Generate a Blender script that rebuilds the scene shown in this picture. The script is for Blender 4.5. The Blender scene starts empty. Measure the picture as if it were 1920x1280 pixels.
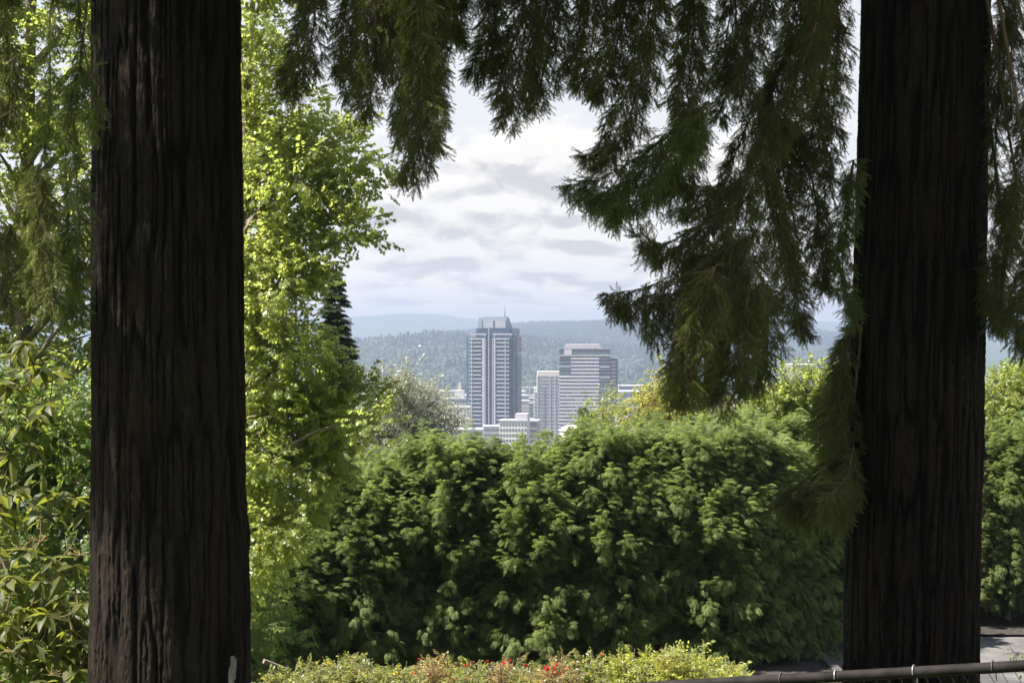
import bpy, math, random
import numpy as np
from mathutils import Vector, Matrix
rng = np.random.default_rng(7)
random.seed(7)
C = bpy.context.scene
COL = C.collection
CZ = 1.6                       # eye height above the ground at the camera
F = 3200.0                     # focal length in pixels of the 1920 px wide photograph
HOR = 620.0                    # row of the horizon

# ------------------------------------------------------------------ camera
cd = bpy.data.cameras.new('camera'); cam = bpy.data.objects.new('camera', cd); COL.objects.link(cam)
cd.sensor_width = 36; cd.lens = 60; cd.shift_y = (HOR-640)/1920
cd.clip_start = .1; cd.clip_end = 60000
cam.location = (0, 0, CZ); cam.rotation_euler = (math.radians(90), 0, 0)
cd.dof.use_dof = True; cd.dof.focus_distance = 38; cd.dof.aperture_fstop = 18
C.camera = cam
C.view_settings.view_transform = 'Standard'; C.view_settings.look = 'None'
C.view_settings.exposure = 1.93; C.view_settings.gamma = 1; C.view_settings.use_curve_mapping = False
C.cycles.use_denoising = True
C.cycles.use_adaptive_sampling = False; C.cycles.sample_clamp_indirect = 2; C.cycles.sample_clamp_direct = 3; C.cycles.caustics_reflective = False; C.cycles.caustics_refractive = False; C.cycles.max_bounces = 12; C.cycles.diffuse_bounces = 6; C.cycles.transmission_bounces = 6
C.cycles.volume_bounces = 0; C.cycles.glossy_bounces = 2

SUN_AZ, SUN_EL = math.radians(-102), math.radians(55)     # left of the view, in front
sdir = Vector((math.sin(SUN_AZ)*math.cos(SUN_EL), math.cos(SUN_AZ)*math.cos(SUN_EL), math.sin(SUN_EL)))
sl = bpy.data.lights.new('sun', 'SUN'); sl.energy = 4.9; sl.angle = math.radians(.53); sl.color = (1, .95, .86)
so = bpy.data.objects.new('sun', sl); COL.objects.link(so); so.rotation_euler = sdir.to_track_quat('Z', 'Y').to_euler()
so.location = (-20, 20, 40)

# ------------------------------------------------------------------ node helpers
class NT:
    def __init__(s, nt): s.n, s.l = nt.nodes, nt.links
    def new(s, t, **k):
        nd = s.n.new(t)
        for a, b in k.items(): setattr(nd, a, b)
        return nd
    def lk(s, a, b): s.l.new(a, b)
    def m(s, op, a, b=None, c=None, clamp=False):
        nd = s.n.new('ShaderNodeMath'); nd.operation = op; nd.use_clamp = clamp
        for i, v in enumerate((a, b, c)):
            if v is None: continue
            if isinstance(v, (int, float)): nd.inputs[i].default_value = v
            else: s.l.new(v, nd.inputs[i])
        return nd.outputs[0]
    def mix(s, f, a, b):
        nd = s.n.new('ShaderNodeMix'); nd.data_type = 'RGBA'
        for i, v in ((0, f), (6, a), (7, b)):
            if isinstance(v, (int, float)): nd.inputs[i].default_value = v
            elif isinstance(v, tuple): nd.inputs[i].default_value = (*v[:3], 1)
            else: s.l.new(v, nd.inputs[i])
        return nd.outputs[2]
    def smooth(s, v, a, b):
        nd = s.n.new('ShaderNodeMapRange'); nd.interpolation_type = 'SMOOTHSTEP'
        s.l.new(v, nd.inputs[0]); nd.inputs[1].default_value = a; nd.inputs[2].default_value = b
        return nd.outputs[0]
    def noise(s, vec, scale, detail=3, rough=.55, dist=0):
        nd = s.n.new('ShaderNodeTexNoise')
        nd.inputs['Scale'].default_value = scale; nd.inputs['Detail'].default_value = detail
        nd.inputs['Roughness'].default_value = rough; nd.inputs['Distortion'].default_value = dist
        if vec is not None: s.l.new(vec, nd.inputs['Vector'])
        return nd.outputs['Fac']

# ------------------------------------------------------------------ sky with clouds
W = bpy.data.worlds.new('World'); C.world = W; W.use_nodes = True
nt = W.node_tree; nt.nodes.clear(); N = NT(nt)
out = N.new('ShaderNodeOutputWorld'); bg = N.new('ShaderNodeBackground'); N.lk(bg.outputs[0], out.inputs[0])
bg.inputs[1].default_value = .0518
sky = N.new('ShaderNodeTexSky', sky_type='NISHITA'); sky.sun_disc = False
sky.sun_elevation = SUN_EL; sky.sun_rotation = SUN_AZ; sky.air_density = 1.2; sky.dust_density = 2.0
tc = N.new('ShaderNodeTexCoord'); sp = N.new('ShaderNodeSeparateXYZ'); N.lk(tc.outputs['Generated'], sp.inputs[0])
X, Y, Z = sp.outputs
hor = N.m('SQRT', N.m('ADD', N.m('MULTIPLY', X, X), N.m('MULTIPLY', Y, Y)))
az = N.m('ARCTAN2', X, Y); el = N.m('ARCTAN2', Z, hor)
ux = N.m('DIVIDE', X, N.m('MAXIMUM', hor, 1e-4)); uy = N.m('DIVIDE', Y, N.m('MAXIMUM', hor, 1e-4))
# (column, row, half width, half height, weight) of the larger clouds in the photograph
CL = [(1040, 285, 150, 52, 1.0), (1085, 350, 95, 48, .95), (930, 300, 120, 30, .5), (790, 395, 130, 42, .75), (960, 432, 130, 36, .8), (1190, 450, 90, 32, .75),
      (720, 365, 90, 42, .6), (780, 482, 100, 24, .7), (1010, 495, 95, 26, .75), (1150, 500, 90, 26, .65), (880, 512, 120, 20, .5), (690, 520, 70, 16, .45),
      (1230, 545, 120, 16, .5), (830, 560, 190, 12, .5), (1010, 560, 120, 12, .45), (1345, 330, 90, 60, .7), (640, 250, 100, 50, .4), (1560, 450, 140, 50, .7),
      (1500, 250, 110, 60, .7), (860, 470, 45, 18, .8), (920, 385, 60, 20, .7), (1090, 440, 50, 18, .7), (740, 440, 55, 18, .7), (1130, 520, 60, 12, .7), (950, 535, 70, 10, .6), (760, 545, 80, 10, .6), (1060, 395, 45, 15, .5), (840, 340, 60, 20, .6), (1900, 380, 120, 80, .6), (700, 150, 120, 40, .25), (1480, 560, 160, 20, .5)]
def field(shift):
    e = N.m('ADD', el, shift)
    v = N.m('POWER', N.m('ADD', N.m('MAXIMUM', e, 0.0), .015), .62)
    cb = N.new('ShaderNodeCombineXYZ')
    N.lk(N.m('MULTIPLY', ux, 1.0), cb.inputs[0]); N.lk(N.m('MULTIPLY', uy, 1.0), cb.inputs[1]); N.lk(N.m('MULTIPLY', v, 1.25), cb.inputs[2])
    n1 = N.noise(cb.outputs[0], 33, 8, .60, .35)
    n2 = N.noise(cb.outputs[0], 5.0, 2, .5)
    tot = N.m('ADD', N.m('MULTIPLY', N.m('SUBTRACT', n1, .5), 2.3), N.m('MULTIPLY', N.m('SUBTRACT', n2, .5), .7))
    for (px, py, rx, ry, w) in CL:
        a0 = math.atan((px-960)/F); e0 = math.atan((HOR-py)/F)
        da = N.m('DIVIDE', N.m('SUBTRACT', az, a0), rx/F*1.25); de = N.m('DIVIDE', N.m('SUBTRACT', e, e0), ry/F*1.25)
        q = N.m('ADD', N.m('MULTIPLY', da, da), N.m('MULTIPLY', de, de))
        tot = N.m('ADD', tot, N.m('MULTIPLY', N.m('EXPONENT', N.m('MULTIPLY', q, -1.6)), w*1.35))
    return tot
f0, f1 = field(0.0), field(.0065)
dens = N.smooth(f0, .18, .62)
lit = N.m('ADD', N.m('MULTIPLY', N.m('SUBTRACT', f0, f1), 1.7), .68, clamp=True)
thick = N.smooth(f0, .3, 1.6)
lit2 = N.m('SUBTRACT', lit, N.m('MULTIPLY', thick, .14), clamp=True)
ccol = N.mix(lit2, (3.55, 3.5, 3.5), (5.8, 5.6, 5.2))
skyc = N.mix(N.smooth(el, .0, .9), N.mix(.93, sky.outputs[0], (4.75, 4.75, 4.8)), N.mix(.35, sky.outputs[0], (4.2, 4.9, 6.2)))
lowv = N.mix(N.smooth(el, .0, .075), (6.9, 6.2, 5.1), skyc)
allc = N.mix(N.m('MULTIPLY', dens, .93), lowv, ccol)
gr = N.smooth(el, -.06, -.01)
N.lk(N.mix(gr, (1.2, 1.3, 1.3), allc), bg.inputs[0])

# ------------------------------------------------------------------ materials
def newmat(name):
    m = bpy.data.materials.new(name); m.use_nodes = True; n = NT(m.node_tree); m.node_tree.nodes.clear()
    o = n.new('ShaderNodeOutputMaterial'); return m, n, o
def plain(name, col, rough=.8, var=.15, scale=3.0, metallic=0, bump=0, spec=.4, col2=None, detail=4):
    m, n, o = newmat(name); p = n.new('ShaderNodeBsdfPrincipled'); n.lk(p.outputs[0], o.inputs[0])
    t = n.new('ShaderNodeTexCoord'); f = n.noise(t.outputs['Object'], scale, detail)
    lo = tuple(c*(1-var) for c in col); hi = tuple(min(1, c*(1+var)) for c in (col2 or col))
    n.lk(n.mix(n.smooth(f, .3, .7), lo, hi), p.inputs['Base Color'])
    p.inputs['Roughness'].default_value = rough; p.inputs['Metallic'].default_value = metallic
    p.inputs['Specular IOR Level'].default_value = spec
    if bump:
        b = n.new('ShaderNodeBump'); b.inputs['Strength'].default_value = bump; b.inputs['Distance'].default_value = .01
        n.lk(f, b.inputs['Height']); n.lk(b.outputs[0], p.inputs['Normal'])
    return m
def leafmat(name, a, b, ta, tb, trans=.45, rough=.45, spec=.35, clump=1.2, back=None):
    """a..b reflected colour, ta..tb transmitted colour, both varied by instance and by clump."""
    m, n, o = newmat(name); p = n.new('ShaderNodeBsdfPrincipled'); tr = n.new('ShaderNodeBsdfTranslucent')
    g = n.new('ShaderNodeNewGeometry'); oi = n.new('ShaderNodeObjectInfo')
    nz = n.noise(g.outputs['Position'], clump, 2)
    f = n.m('ADD', n.m('MULTIPLY', oi.outputs['Random'], .55), n.m('MULTIPLY', n.smooth(nz, .3, .7), .45))
    base = n.mix(f, a, b)
    if back: base = n.mix(g.outputs['Backfacing'], base, back)
    n.lk(base, p.inputs['Base Color']); n.lk(n.mix(f, ta, tb), tr.inputs[0])
    p.inputs['Roughness'].default_value = rough; p.inputs['Specular IOR Level'].default_value = spec
    mx = n.new('ShaderNodeMixShader'); mx.inputs[0].default_value = trans
    n.lk(p.outputs[0], mx.inputs[1]); n.lk(tr.outputs[0], mx.inputs[2]); n.lk(mx.outputs[0], o.inputs[0])
    return m

M = {}
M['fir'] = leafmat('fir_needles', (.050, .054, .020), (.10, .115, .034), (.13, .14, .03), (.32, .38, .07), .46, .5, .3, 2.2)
M['fir_pale'] = leafmat('sun_tinted_fir_needles', (.05, .08, .02), (.11, .15, .035), (.14, .20, .04), (.30, .38, .07), .45, .5, .3, 2.2)  # greener copy of the needles with sunlight put into its colour
M['cyp'] = leafmat('cypress_scales', (.095, .130, .040), (.175, .205, .080), (.24, .32, .07), (.42, .50, .14), .42, .55, .25, 1.1)
M['maple'] = leafmat('maple_leaves', (.078, .106, .022), (.140, .160, .040), (.36, .44, .08), (.58, .62, .15), .55, .33, .5, .9)
M['maple_gold'] = leafmat('golden_leaves', (.09, .11, .02), (.16, .16, .03), (.40, .42, .10), (.58, .52, .14), .5, .4, .4, .9)
M['silver'] = leafmat('silvery_leaves', (.15, .165, .10), (.27, .27, .20), (.22, .25, .12), (.38, .40, .22), .35, .35, .6, 1.0, back=(.36, .36, .31))
M['darkfir'] = leafmat('dark_conifer_needles', (.035, .055, .03), (.065, .09, .045), (.05, .08, .02), (.09, .13, .04), .25, .6, .3, 1.0)
M['rhodo'] = leafmat('rhododendron_leaf', (.034, .048, .013), (.08, .082, .024), (.13, .16, .018), (.32, .33, .04), .42, .48, .25, 5.0, back=(.13, .14, .05))
M['shade_tint_leaf'] = leafmat('shade_tinted_leaves', (.040, .070, .022), (.09, .13, .035), (.16, .26, .04), (.38, .48, .08), .5, .4, .4, .7)  # leaf copy with shade put into its darker greens
M['rose_leaf'] = leafmat('rose_leaves', (.08, .12, .035), (.16, .17, .055), (.32, .38, .06), (.58, .50, .12), .45, .4, .4, 2.0)
M['rose_red_leaf'] = leafmat('young_reddish_leaves', (.12, .10, .04), (.19, .14, .06), (.42, .36, .08), (.58, .42, .14), .45, .4, .4, 2.0)
M['lime_leaf'] = leafmat('lime_leaves', (.12, .15, .03), (.20, .21, .05), (.48, .52, .06), (.68, .64, .12), .45, .4, .45, 2.0)
M['petal'] = leafmat('red_petals', (.34, .02, .03), (.50, .06, .06), (.5, .03, .03), (.7, .12, .1), .3, .5, .3, 3)
M['petal_orange'] = leafmat('orange_petals', (.60, .16, .06), (.70, .28, .10), (.8, .2, .05), (.8, .35, .1), .3, .5, .3, 3)
M['petal_yellow'] = leafmat('yellow_petals', (.65, .45, .06), (.75, .6, .12), (.8, .6, .05), (.8, .7, .1), .3, .5, .3, 3)
M['wood'] = plain('twig_bark', (.085, .052, .034), .9, .3, 12)
M['wood_grey'] = plain('grey_twig_bark', (.14, .11, .08), .9, .3, 12)
M['dry'] = plain('dry_seed_heads', (.34, .25, .12), .8, .3, 30)
M['rail'] = plain('shade_toned_rail_pipe', (.007, .006, .0055), .75, .5, 9, spec=.12, col2=(.012, .010, .009), bump=.15)  # near-black pipe colour stands in for canopy shade on the rail
M['wire'] = plain('galvanised_wire', (.34, .35, .36), .45, .2, 40, metallic=.7)
M['wire_dark'] = plain('rusted_mesh_wire', (.06, .05, .045), .7, .3, 40)
M['plank'] = plain('weathered_plank', (.15, .12, .10), .85, .3, 20, bump=.2)
M['soil'] = plain('dark_bed_soil', (.025, .020, .016), .95, .5, 8, bump=.5)

# bark: furrow depth comes from the mesh; colour follows a per-vertex ridge height (outer, weathered bark paler, furrow shade painted near-black) plus grain
def barkmat(name, lo, hi, lichen):
    m, n, o = newmat(name); p = n.new('ShaderNodeBsdfPrincipled'); n.lk(p.outputs[0], o.inputs[0])
    at = n.new('ShaderNodeAttribute', attribute_name='ridge')
    t = n.new('ShaderNodeTexCoord'); mp = n.new('ShaderNodeMapping'); mp.inputs['Scale'].default_value = (1, 1, .22)
    n.lk(t.outputs['Object'], mp.inputs[0])
    g1 = n.noise(mp.outputs[0], 70, 6, .65); g2 = n.noise(mp.outputs[0], 9, 4, .6); g3 = n.noise(t.outputs['Object'], 22, 5, .7)
    f = n.m('ADD', n.m('MULTIPLY', n.m('POWER', at.outputs['Fac'], 2.0), .62), n.m('MULTIPLY', n.m('MULTIPLY', n.smooth(g1, .35, .65), at.outputs['Fac']), .5))
    c = n.mix(f, lo, hi)
    c = n.mix(n.m('MULTIPLY', n.smooth(g3, .60, .74), at.outputs['Fac']), c, lichen)
    c = n.mix(n.m('MULTIPLY', n.smooth(g2, .5, .72), .55), c, (hi[0]*1.15, hi[1]*.85, hi[2]*.75))
    n.lk(c, p.inputs['Base Color']); p.inputs['Roughness'].default_value = .95; p.inputs['Specular IOR Level'].default_value = .12
    b = n.new('ShaderNodeBump'); b.inputs['Strength'].default_value = .7; b.inputs['Distance'].default_value = .008
    n.lk(n.m('ADD', g1, n.m('MULTIPLY', g3, .6)), b.inputs['Height']); n.lk(b.outputs[0], p.inputs['Normal'])
    return m
M['bark'] = barkmat('fir_bark', (.0009, .0007, .0006), (.022, .0160, .0115), (.030, .028, .019))

# ------------------------------------------------------------------ mesh helpers
def pt(px, py, D): return np.array([(px-960)/F*D, D, CZ+(HOR-py)/F*D])
def norm(v): return v/np.maximum(np.linalg.norm(v, axis=-1, keepdims=True), 1e-9)
class Acc:
    def __init__(s): s.v = []; s.f = []; s.n = 0; s.mi = []
    def add(s, V, Fa, mat=0):
        V = np.asarray(V, float); s.v.append(V)
        for Fx in (Fa if isinstance(Fa, (list, tuple)) and len(Fa) and isinstance(Fa[0], np.ndarray) and Fa[0].ndim == 2 else [np.asarray(Fa)]):
            s.f.append(Fx+s.n); s.mi.append(np.full(len(Fx), mat))
        s.n += len(V)
    def mesh(s, name, mats, smooth=True):
        me = bpy.data.meshes.new(name)
        V = np.concatenate(s.v).astype(np.float32)
        loops = np.concatenate([f.ravel() for f in s.f]).astype(np.int32)
        cnt = np.concatenate([np.full(len(f), f.shape[1]) for f in s.f]).astype(np.int32)
        me.vertices.add(len(V)); me.vertices.foreach_set('co', V.ravel())
        me.loops.add(len(loops)); me.loops.foreach_set('vertex_index', loops)
        me.polygons.add(len(cnt)); st = np.zeros(len(cnt), np.int32); st[1:] = np.cumsum(cnt)[:-1]
        me.polygons.foreach_set('loop_start', st); me.polygons.foreach_set('loop_total', cnt)
        for m_ in (mats if isinstance(mats, (list, tuple)) else [mats]): me.materials.append(m_)
        me.polygons.foreach_set('material_index', np.concatenate(s.mi).astype(np.int32))
        me.polygons.foreach_set('use_smooth', np.full(len(cnt), smooth))
        me.update(calc_edges=True); me.validate(); return me
def obj(name, me, parent=None, kind=None, loc=None):
    o = bpy.data.objects.new(name, me); COL.objects.link(o)
    if parent is not None: o.parent = parent
    if kind: o['kind'] = kind
    if loc is not None: o.location = loc
    return o
def tag(o, label, cat, group=None, kind=None):
    o['label'] = label; o['category'] = cat
    if group: o['group'] = group
    if kind: o['kind'] = kind
    return o
def thing(name, label, cat, loc=(0, 0, 0), rz=0, group=None):
    o = bpy.data.objects.new(name, None); COL.objects.link(o); o.empty_display_size = .2
    o.location = loc; o.rotation_euler = (0, 0, rz); return tag(o, label, cat, group)
BOXF = np.array([[0, 3, 2, 1], [4, 5, 6, 7], [0, 1, 5, 4], [1, 2, 6, 5], [2, 3, 7, 6], [3, 0, 4, 7]])
def boxv(x0, x1, y0, y1, z0, z1):
    return np.array([[x0, y0, z0], [x1, y0, z0], [x1, y1, z0], [x0, y1, z0], [x0, y0, z1], [x1, y0, z1], [x1, y1, z1], [x0, y1, z1]], float)
def box_mesh(name, mat, *bs):
    a = Acc()
    for b in bs: a.add(boxv(*b), BOXF)
    return a.mesh(name, mat, False)
def tube(acc, P, R, n=6, mat=0, cap=True):
    P = np.asarray(P, float); R = np.broadcast_to(np.asarray(R, float), (len(P),))
    T = norm(np.gradient(P, axis=0)); ref = np.array([0, 0, 1.]) if abs(T[0][2]) < .85 else np.array([1., 0, 0])
    A = norm(np.cross(T, ref)); B = np.cross(T, A)
    th = np.arange(n)/n*2*math.pi
    V = P[:, None]+R[:, None, None]*(np.cos(th)[None, :, None]*A[:, None]+np.sin(th)[None, :, None]*B[:, None])
    i = np.arange(len(P)-1)[:, None]*n; j = np.arange(n)[None]; k = (j+1) % n
    q = np.stack([i+j, i+k, i+n+k, i+n+j], -1).reshape(-1, 4)
    fs = [q]
    if cap and n >= 3: fs.append(np.arange(n)[None]+(len(P)-1)*n)
    acc.add(V.reshape(-1, 3), fs, mat)
def spline(P, step):
    """Catmull-Rom through P, resampled about every STEP."""
    P = np.asarray(P, float)
    if len(P) < 3:
        n = max(2, int(np.linalg.norm(P[-1]-P[0])/step)+1); t = np.linspace(0, 1, n)[:, None]; return P[0]*(1-t)+P[-1]*t
    Q = np.vstack([2*P[0]-P[1], P, 2*P[-1]-P[-2]]); o = []
    for i in range(1, len(Q)-2):
        n = max(2, int(np.linalg.norm(Q[i+1]-Q[i])/step)); t = np.linspace(0, 1, n, endpoint=False)[:, None]
        o.append(.5*(2*Q[i]+(Q[i+1]-Q[i-1])*t+(2*Q[i-1]-5*Q[i]+4*Q[i+1]-Q[i+2])*t**2+(3*Q[i]-Q[i-1]-3*Q[i+1]+Q[i+2])*t**3))
    return np.vstack(o+[P[-1:]])
def hash2(ix, iy, s=0):
    h = (ix*374761393+iy*668265263+s*1442695041) & 0xffffffff
    h = ((h ^ (h >> 13))*1274126177) & 0xffffffff
    return ((h ^ (h >> 16)) & 0xffffff)/float(0xffffff)
def vnoise(x, y, s=0, per=None):
    ix = np.floor(x).astype(np.int64); iy = np.floor(y).astype(np.int64); fx = x-ix; fy = y-iy
    fx = fx*fx*(3-2*fx); fy = fy*fy*(3-2*fy)
    ix1 = ix+1
    if per: ix, ix1 = ix % per, ix1 % per
    return (hash2(ix, iy, s)*(1-fx)+hash2(ix1, iy, s)*fx)*(1-fy)+(hash2(ix, iy+1, s)*(1-fx)+hash2(ix1, iy+1, s)*fx)*fy
def fbm(x, y, s=0, o=4):
    return sum(vnoise(x*2**i, y*2**i, s+i)*.5**(i+1) for i in range(o))

# ------------------------------------------------------------------ foliage: points that carry small real twig meshes
ng = bpy.data.node_groups.new('foliage_twigs', 'GeometryNodeTree')
ng.interface.new_socket(name='Geometry', in_out='INPUT', socket_type='NodeSocketGeometry')
ng.interface.new_socket(name='Geometry', in_out='OUTPUT', socket_type='NodeSocketGeometry')
G = NT(ng); gi = G.new('NodeGroupInput'); go = G.new('NodeGroupOutput')
def attr(nm, ty):
    a = G.new('GeometryNodeInputNamedAttribute'); a.data_type = ty; a.inputs['Name'].default_value = nm
    return a.outputs['Attribute']
src = attr('src', 'INT')
cmp_ = G.new('FunctionNodeCompare'); cmp_.data_type = 'INT'; cmp_.operation = 'GREATER_THAN'
G.lk(src, cmp_.inputs[2]); cmp_.inputs[3].default_value = 0
sep = G.new('GeometryNodeSeparateGeometry'); sep.domain = 'POINT'
G.lk(gi.outputs[0], sep.inputs[0]); G.lk(cmp_.outputs[0], sep.inputs['Selection'])
spl = G.new('GeometryNodeSplitToInstances'); spl.domain = 'POINT'
G.lk(sep.outputs[0], spl.inputs[0]); G.lk(src, spl.inputs['Group ID'])
iop = G.new('GeometryNodeInstanceOnPoints'); iop.inputs['Pick Instance'].default_value = True
G.lk(sep.outputs[1], iop.inputs['Points']); G.lk(spl.outputs['Instances'], iop.inputs['Instance'])
G.lk(attr('pick', 'INT'), iop.inputs['Instance Index'])
e2r = G.new('FunctionNodeEulerToRotation'); G.lk(attr('rot', 'FLOAT_VECTOR'), e2r.inputs[0]); G.lk(e2r.outputs[0], iop.inputs['Rotation'])
G.lk(attr('scl', 'FLOAT'), iop.inputs['Scale']); G.lk(iop.outputs[0], go.inputs[0])

def euler(D, U):
    """x axis along D, z axis near U -> XYZ euler angles."""
    D = norm(D); S = np.cross(U, D); bad = np.linalg.norm(S, axis=1) < 1e-3; S[bad] = np.cross(np.array([1., .3, 0]), D[bad]); S = norm(S); U = np.cross(D, S)
    return np.stack([np.arctan2(S[:, 2], U[:, 2]), -np.arcsin(np.clip(D[:, 2], -1, 1)), np.arctan2(D[:, 1], D[:, 0])], 1)
def foliage(name, twigs, mats, P, D, U, S, parent=None, kind='stuff', pick=None):
    """twigs: list of Acc variants. P, D, U, S: positions, directions, up vectors and sizes of the copies."""
    a = Acc(); srcs = []
    for i, t in enumerate(twigs):
        o = 0
        for fr, mi in zip(t.f, t.mi): a.f.append(fr+a.n); a.mi.append(mi)
        V = np.concatenate(t.v); a.v.append(V); a.n += len(V); srcs.append(np.full(len(V), i+1))
    P = np.asarray(P, float); loc = P.mean(0)
    a.v.append(P-loc); nv = len(P); a.n += nv
    me = a.mesh(name, mats, False); tot = len(me.vertices)
    R = euler(np.asarray(D, float), np.asarray(U, float))
    z = tot-nv
    def at(nm, ty, pre, val, key='value', w=1):
        x = me.attributes.new(nm, ty, 'POINT'); arr = np.zeros((tot, w), np.float32 if ty != 'INT' else np.int32)
        arr[:z] = np.asarray(pre).reshape(-1, w) if pre is not None else 0; arr[z:] = np.asarray(val).reshape(-1, w) if val is not None else 0
        x.data.foreach_set(key, arr.ravel())
    at('src', 'INT', np.concatenate(srcs), None)
    at('pick', 'INT', None, rng.integers(0, len(twigs), nv) if pick is None else pick)
    at('rot', 'FLOAT_VECTOR', None, R, 'vector', 3); at('scl', 'FLOAT', None, S)
    ob = obj(name, me, parent, kind)
    ob.location = loc if parent is None else Vector(loc)-(parent.matrix_world.translation if parent.parent is None else parent.parent.location)
    if parent is not None:
        base = Vector((0, 0, 0)); q = parent
        while q is not None: base += q.location; q = q.parent
        ob.location = Vector(loc)-base
    md = ob.modifiers.new('twigs', 'NODES'); md.node_group = ng
    return ob

def fir_twig(L=.12, nl=.022, n=64, side=3, seed=0, w=.0019):
    r = np.random.default_rng(seed); a = Acc()
    def spray(p0, d, L, n):
        T = np.linspace(0, 1, 6)[:, None]; droop = np.array([0, 0, -1.])*L*.12*T**2
        path = p0+d*L*T+droop
        tube(a, path, np.linspace(.0016, .0007, 6), 3, 1)
        t = np.linspace(.03, 1.0, n); idx = t*5; i0 = np.minimum(idx.astype(int), 4); fr = (idx-i0)[:, None]
        B = path[i0]*(1-fr)+path[i0+1]*fr
        ang = r.uniform(0, 2*math.pi, n); ax = norm(np.cross(d, [0, 0, 1.]))
        ay = np.cross(ax, d)
        rad = np.cos(ang)[:, None]*ax*1.15+np.sin(ang)[:, None]*ay*.7
        nd = norm(d*(.75+.9*t[:, None]**3)+rad); ln = nl*(1-.25*t)*r.uniform(.75, 1.15, n)
        tip = B+nd*ln[:, None]; sd = norm(np.cross(nd, r.normal(size=(n, 3))))*w/2
        mid = B+nd*ln[:, None]*.6
        V = np.stack([B-sd*.7, B+sd*.7, mid+sd, tip, mid-sd], 1).reshape(-1, 3)
        a.add(V, (np.arange(n)[:, None]*5+np.arange(5)[None]), 0)
    spray(np.zeros(3), np.array([1., 0, 0]), L, n)
    for k in range(side):
        s = -1 if k % 2 else 1
        d = norm(np.array([1., s*r.uniform(.7, 1.0), r.uniform(-.2, .05)])); t = .12+.5*k/max(1, side)
        spray(np.array([L*t, 0, 0]), d, L*r.uniform(.45, .62), int(n*.5))
    return a
FIR = [fir_twig(.115, .0185, 84, 3, 1), fir_twig(.13, .0195, 90, 4, 2), fir_twig(.10, .018, 76, 2, 3)]
FIRFAR = [fir_twig(.16, .045, 26, 4, 5, .007), fir_twig(.18, .05, 30, 4, 6, .008)]

def cyp_frond(seed=0, L=.30, n=10):
    r = np.random.default_rng(seed); a = Acc(); V = []; 
    def strip(p0, p1, w):
        d = norm(p1-p0); s = norm(np.cross(d, np.array([0, 0, 1.])+r.normal(size=3)*.25))*w/2; m_ = p0*.45+p1*.55
        V.append([p0-s*.4, p0+s*.4, m_+s, p1, m_-s])
    def path(t): return np.array([L*t*(1-.12*t), 0, .03*math.sin(t*3)-L*.55*t**2.2])
    ts = np.linspace(0, 1, 7)
    for i in range(6): strip(path(ts[i]), path(ts[i+1]+.04), .007)
    for i in range(n):
        t = .08+.88*i/n; b = path(t); tan = norm(path(min(1, t+.05))-b)
        for s in (-1, 1):
            ln = L*.42*math.sin(math.pi*min(1, .18+t*.78))*r.uniform(.75, 1.15)+.02
            d = norm(tan*.9+np.array([0, s*1.0, -.05])+r.normal(size=3)*.08)
            e = b+d*ln+np.array([0, 0, -ln*.28]); strip(b, e, .010)
            for k in range(3):
                u = .25+.25*k; c = b+(e-b)*u
                for q in (-1, 1):
                    dd = norm(d*.9+q*norm(np.cross(d, [0, 0, 1.]))*.7+np.array([0, 0, -.2])+r.normal(size=3)*.1)
                    strip(c, c+dd*ln*.42*(1-.35*u), .009)
    V = np.array(V); k = len(V); a.add(V.reshape(-1, 3), np.arange(k*5).reshape(k, 5), 0); return a
CYP = [cyp_frond(1), cyp_frond(2), cyp_frond(3, .26, 9)]

def leaf_outline(kind):
    if kind == 'maple': return np.array([[0, 0], [.25, -.35], [.45, -.62], [.52, -.3], [.78, -.42], [.78, -.14], [1.08, 0], [.78, .14], [.78, .42], [.52, .3], [.45, .62], [.25, .35]])
    if kind == 'oval': return np.array([[0, 0], [.25, -.22], [.6, -.24], [1, 0], [.6, .24], [.25, .22]])
    return np.array([[0, 0], [.3, -.13], [.65, -.12], [1, 0], [.65, .12], [.3, .13]])
def leaf_twig(kind='maple', size=.09, L=.26, n=11, seed=0, twigmat=1, spread=1.0):
    r = np.random.default_rng(seed); a = Acc(); O = leaf_outline(kind)
    path = np.array([[L*t, 0, -.10*L*t*t] for t in np.linspace(0, 1, 4)]); tube(a, path, [.003, .0025, .002, .0012], 3, twigmat)
    for i in range(n):
        t = .1+.9*i/(n-1); b = np.array([L*t, 0, -.10*L*t*t]); s = -1 if i % 2 else 1
        d = norm(np.array([.5+t*.7, s*spread*r.uniform(.5, 1.1)*(1.1-t*.6), r.uniform(-.7, .25)]))
        st = b+d*size*.55; nrm = norm(np.array([0, 0, 1.])+r.normal(size=3)*.55)
        u = norm(d+np.array([0, 0, -.5])+r.normal(size=3)*.25); w = norm(np.cross(nrm, u)); nn = np.cross(u, w); sz = size*r.uniform(.65, 1.15)
        V = st+(O[:, :1]*u+O[:, 1:]*w)*sz+nn*(np.abs(O[:, 1:])*.22-O[:, :1]**2*.12)*sz
        k = len(O); h = k//2; c = np.arange(1, h+1)
        a.add(V, [np.array([[0]+list(range(1, h+1))]), np.array([[0]+list(range(h, k))])], 0)
    return a
MAPLE = [leaf_twig('maple', .068, .26, 13, s) for s in (1, 2, 3)]
OVAL = [leaf_twig('oval', .07, .24, 13, s) for s in (4, 5, 6)]
ROSE = [leaf_twig('oval', .038, .13, 12, s) for s in (7, 8, 9)]
SLIM = [leaf_twig('slim', .075, .26, 14, s) for s in (10, 11, 12)]

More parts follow.
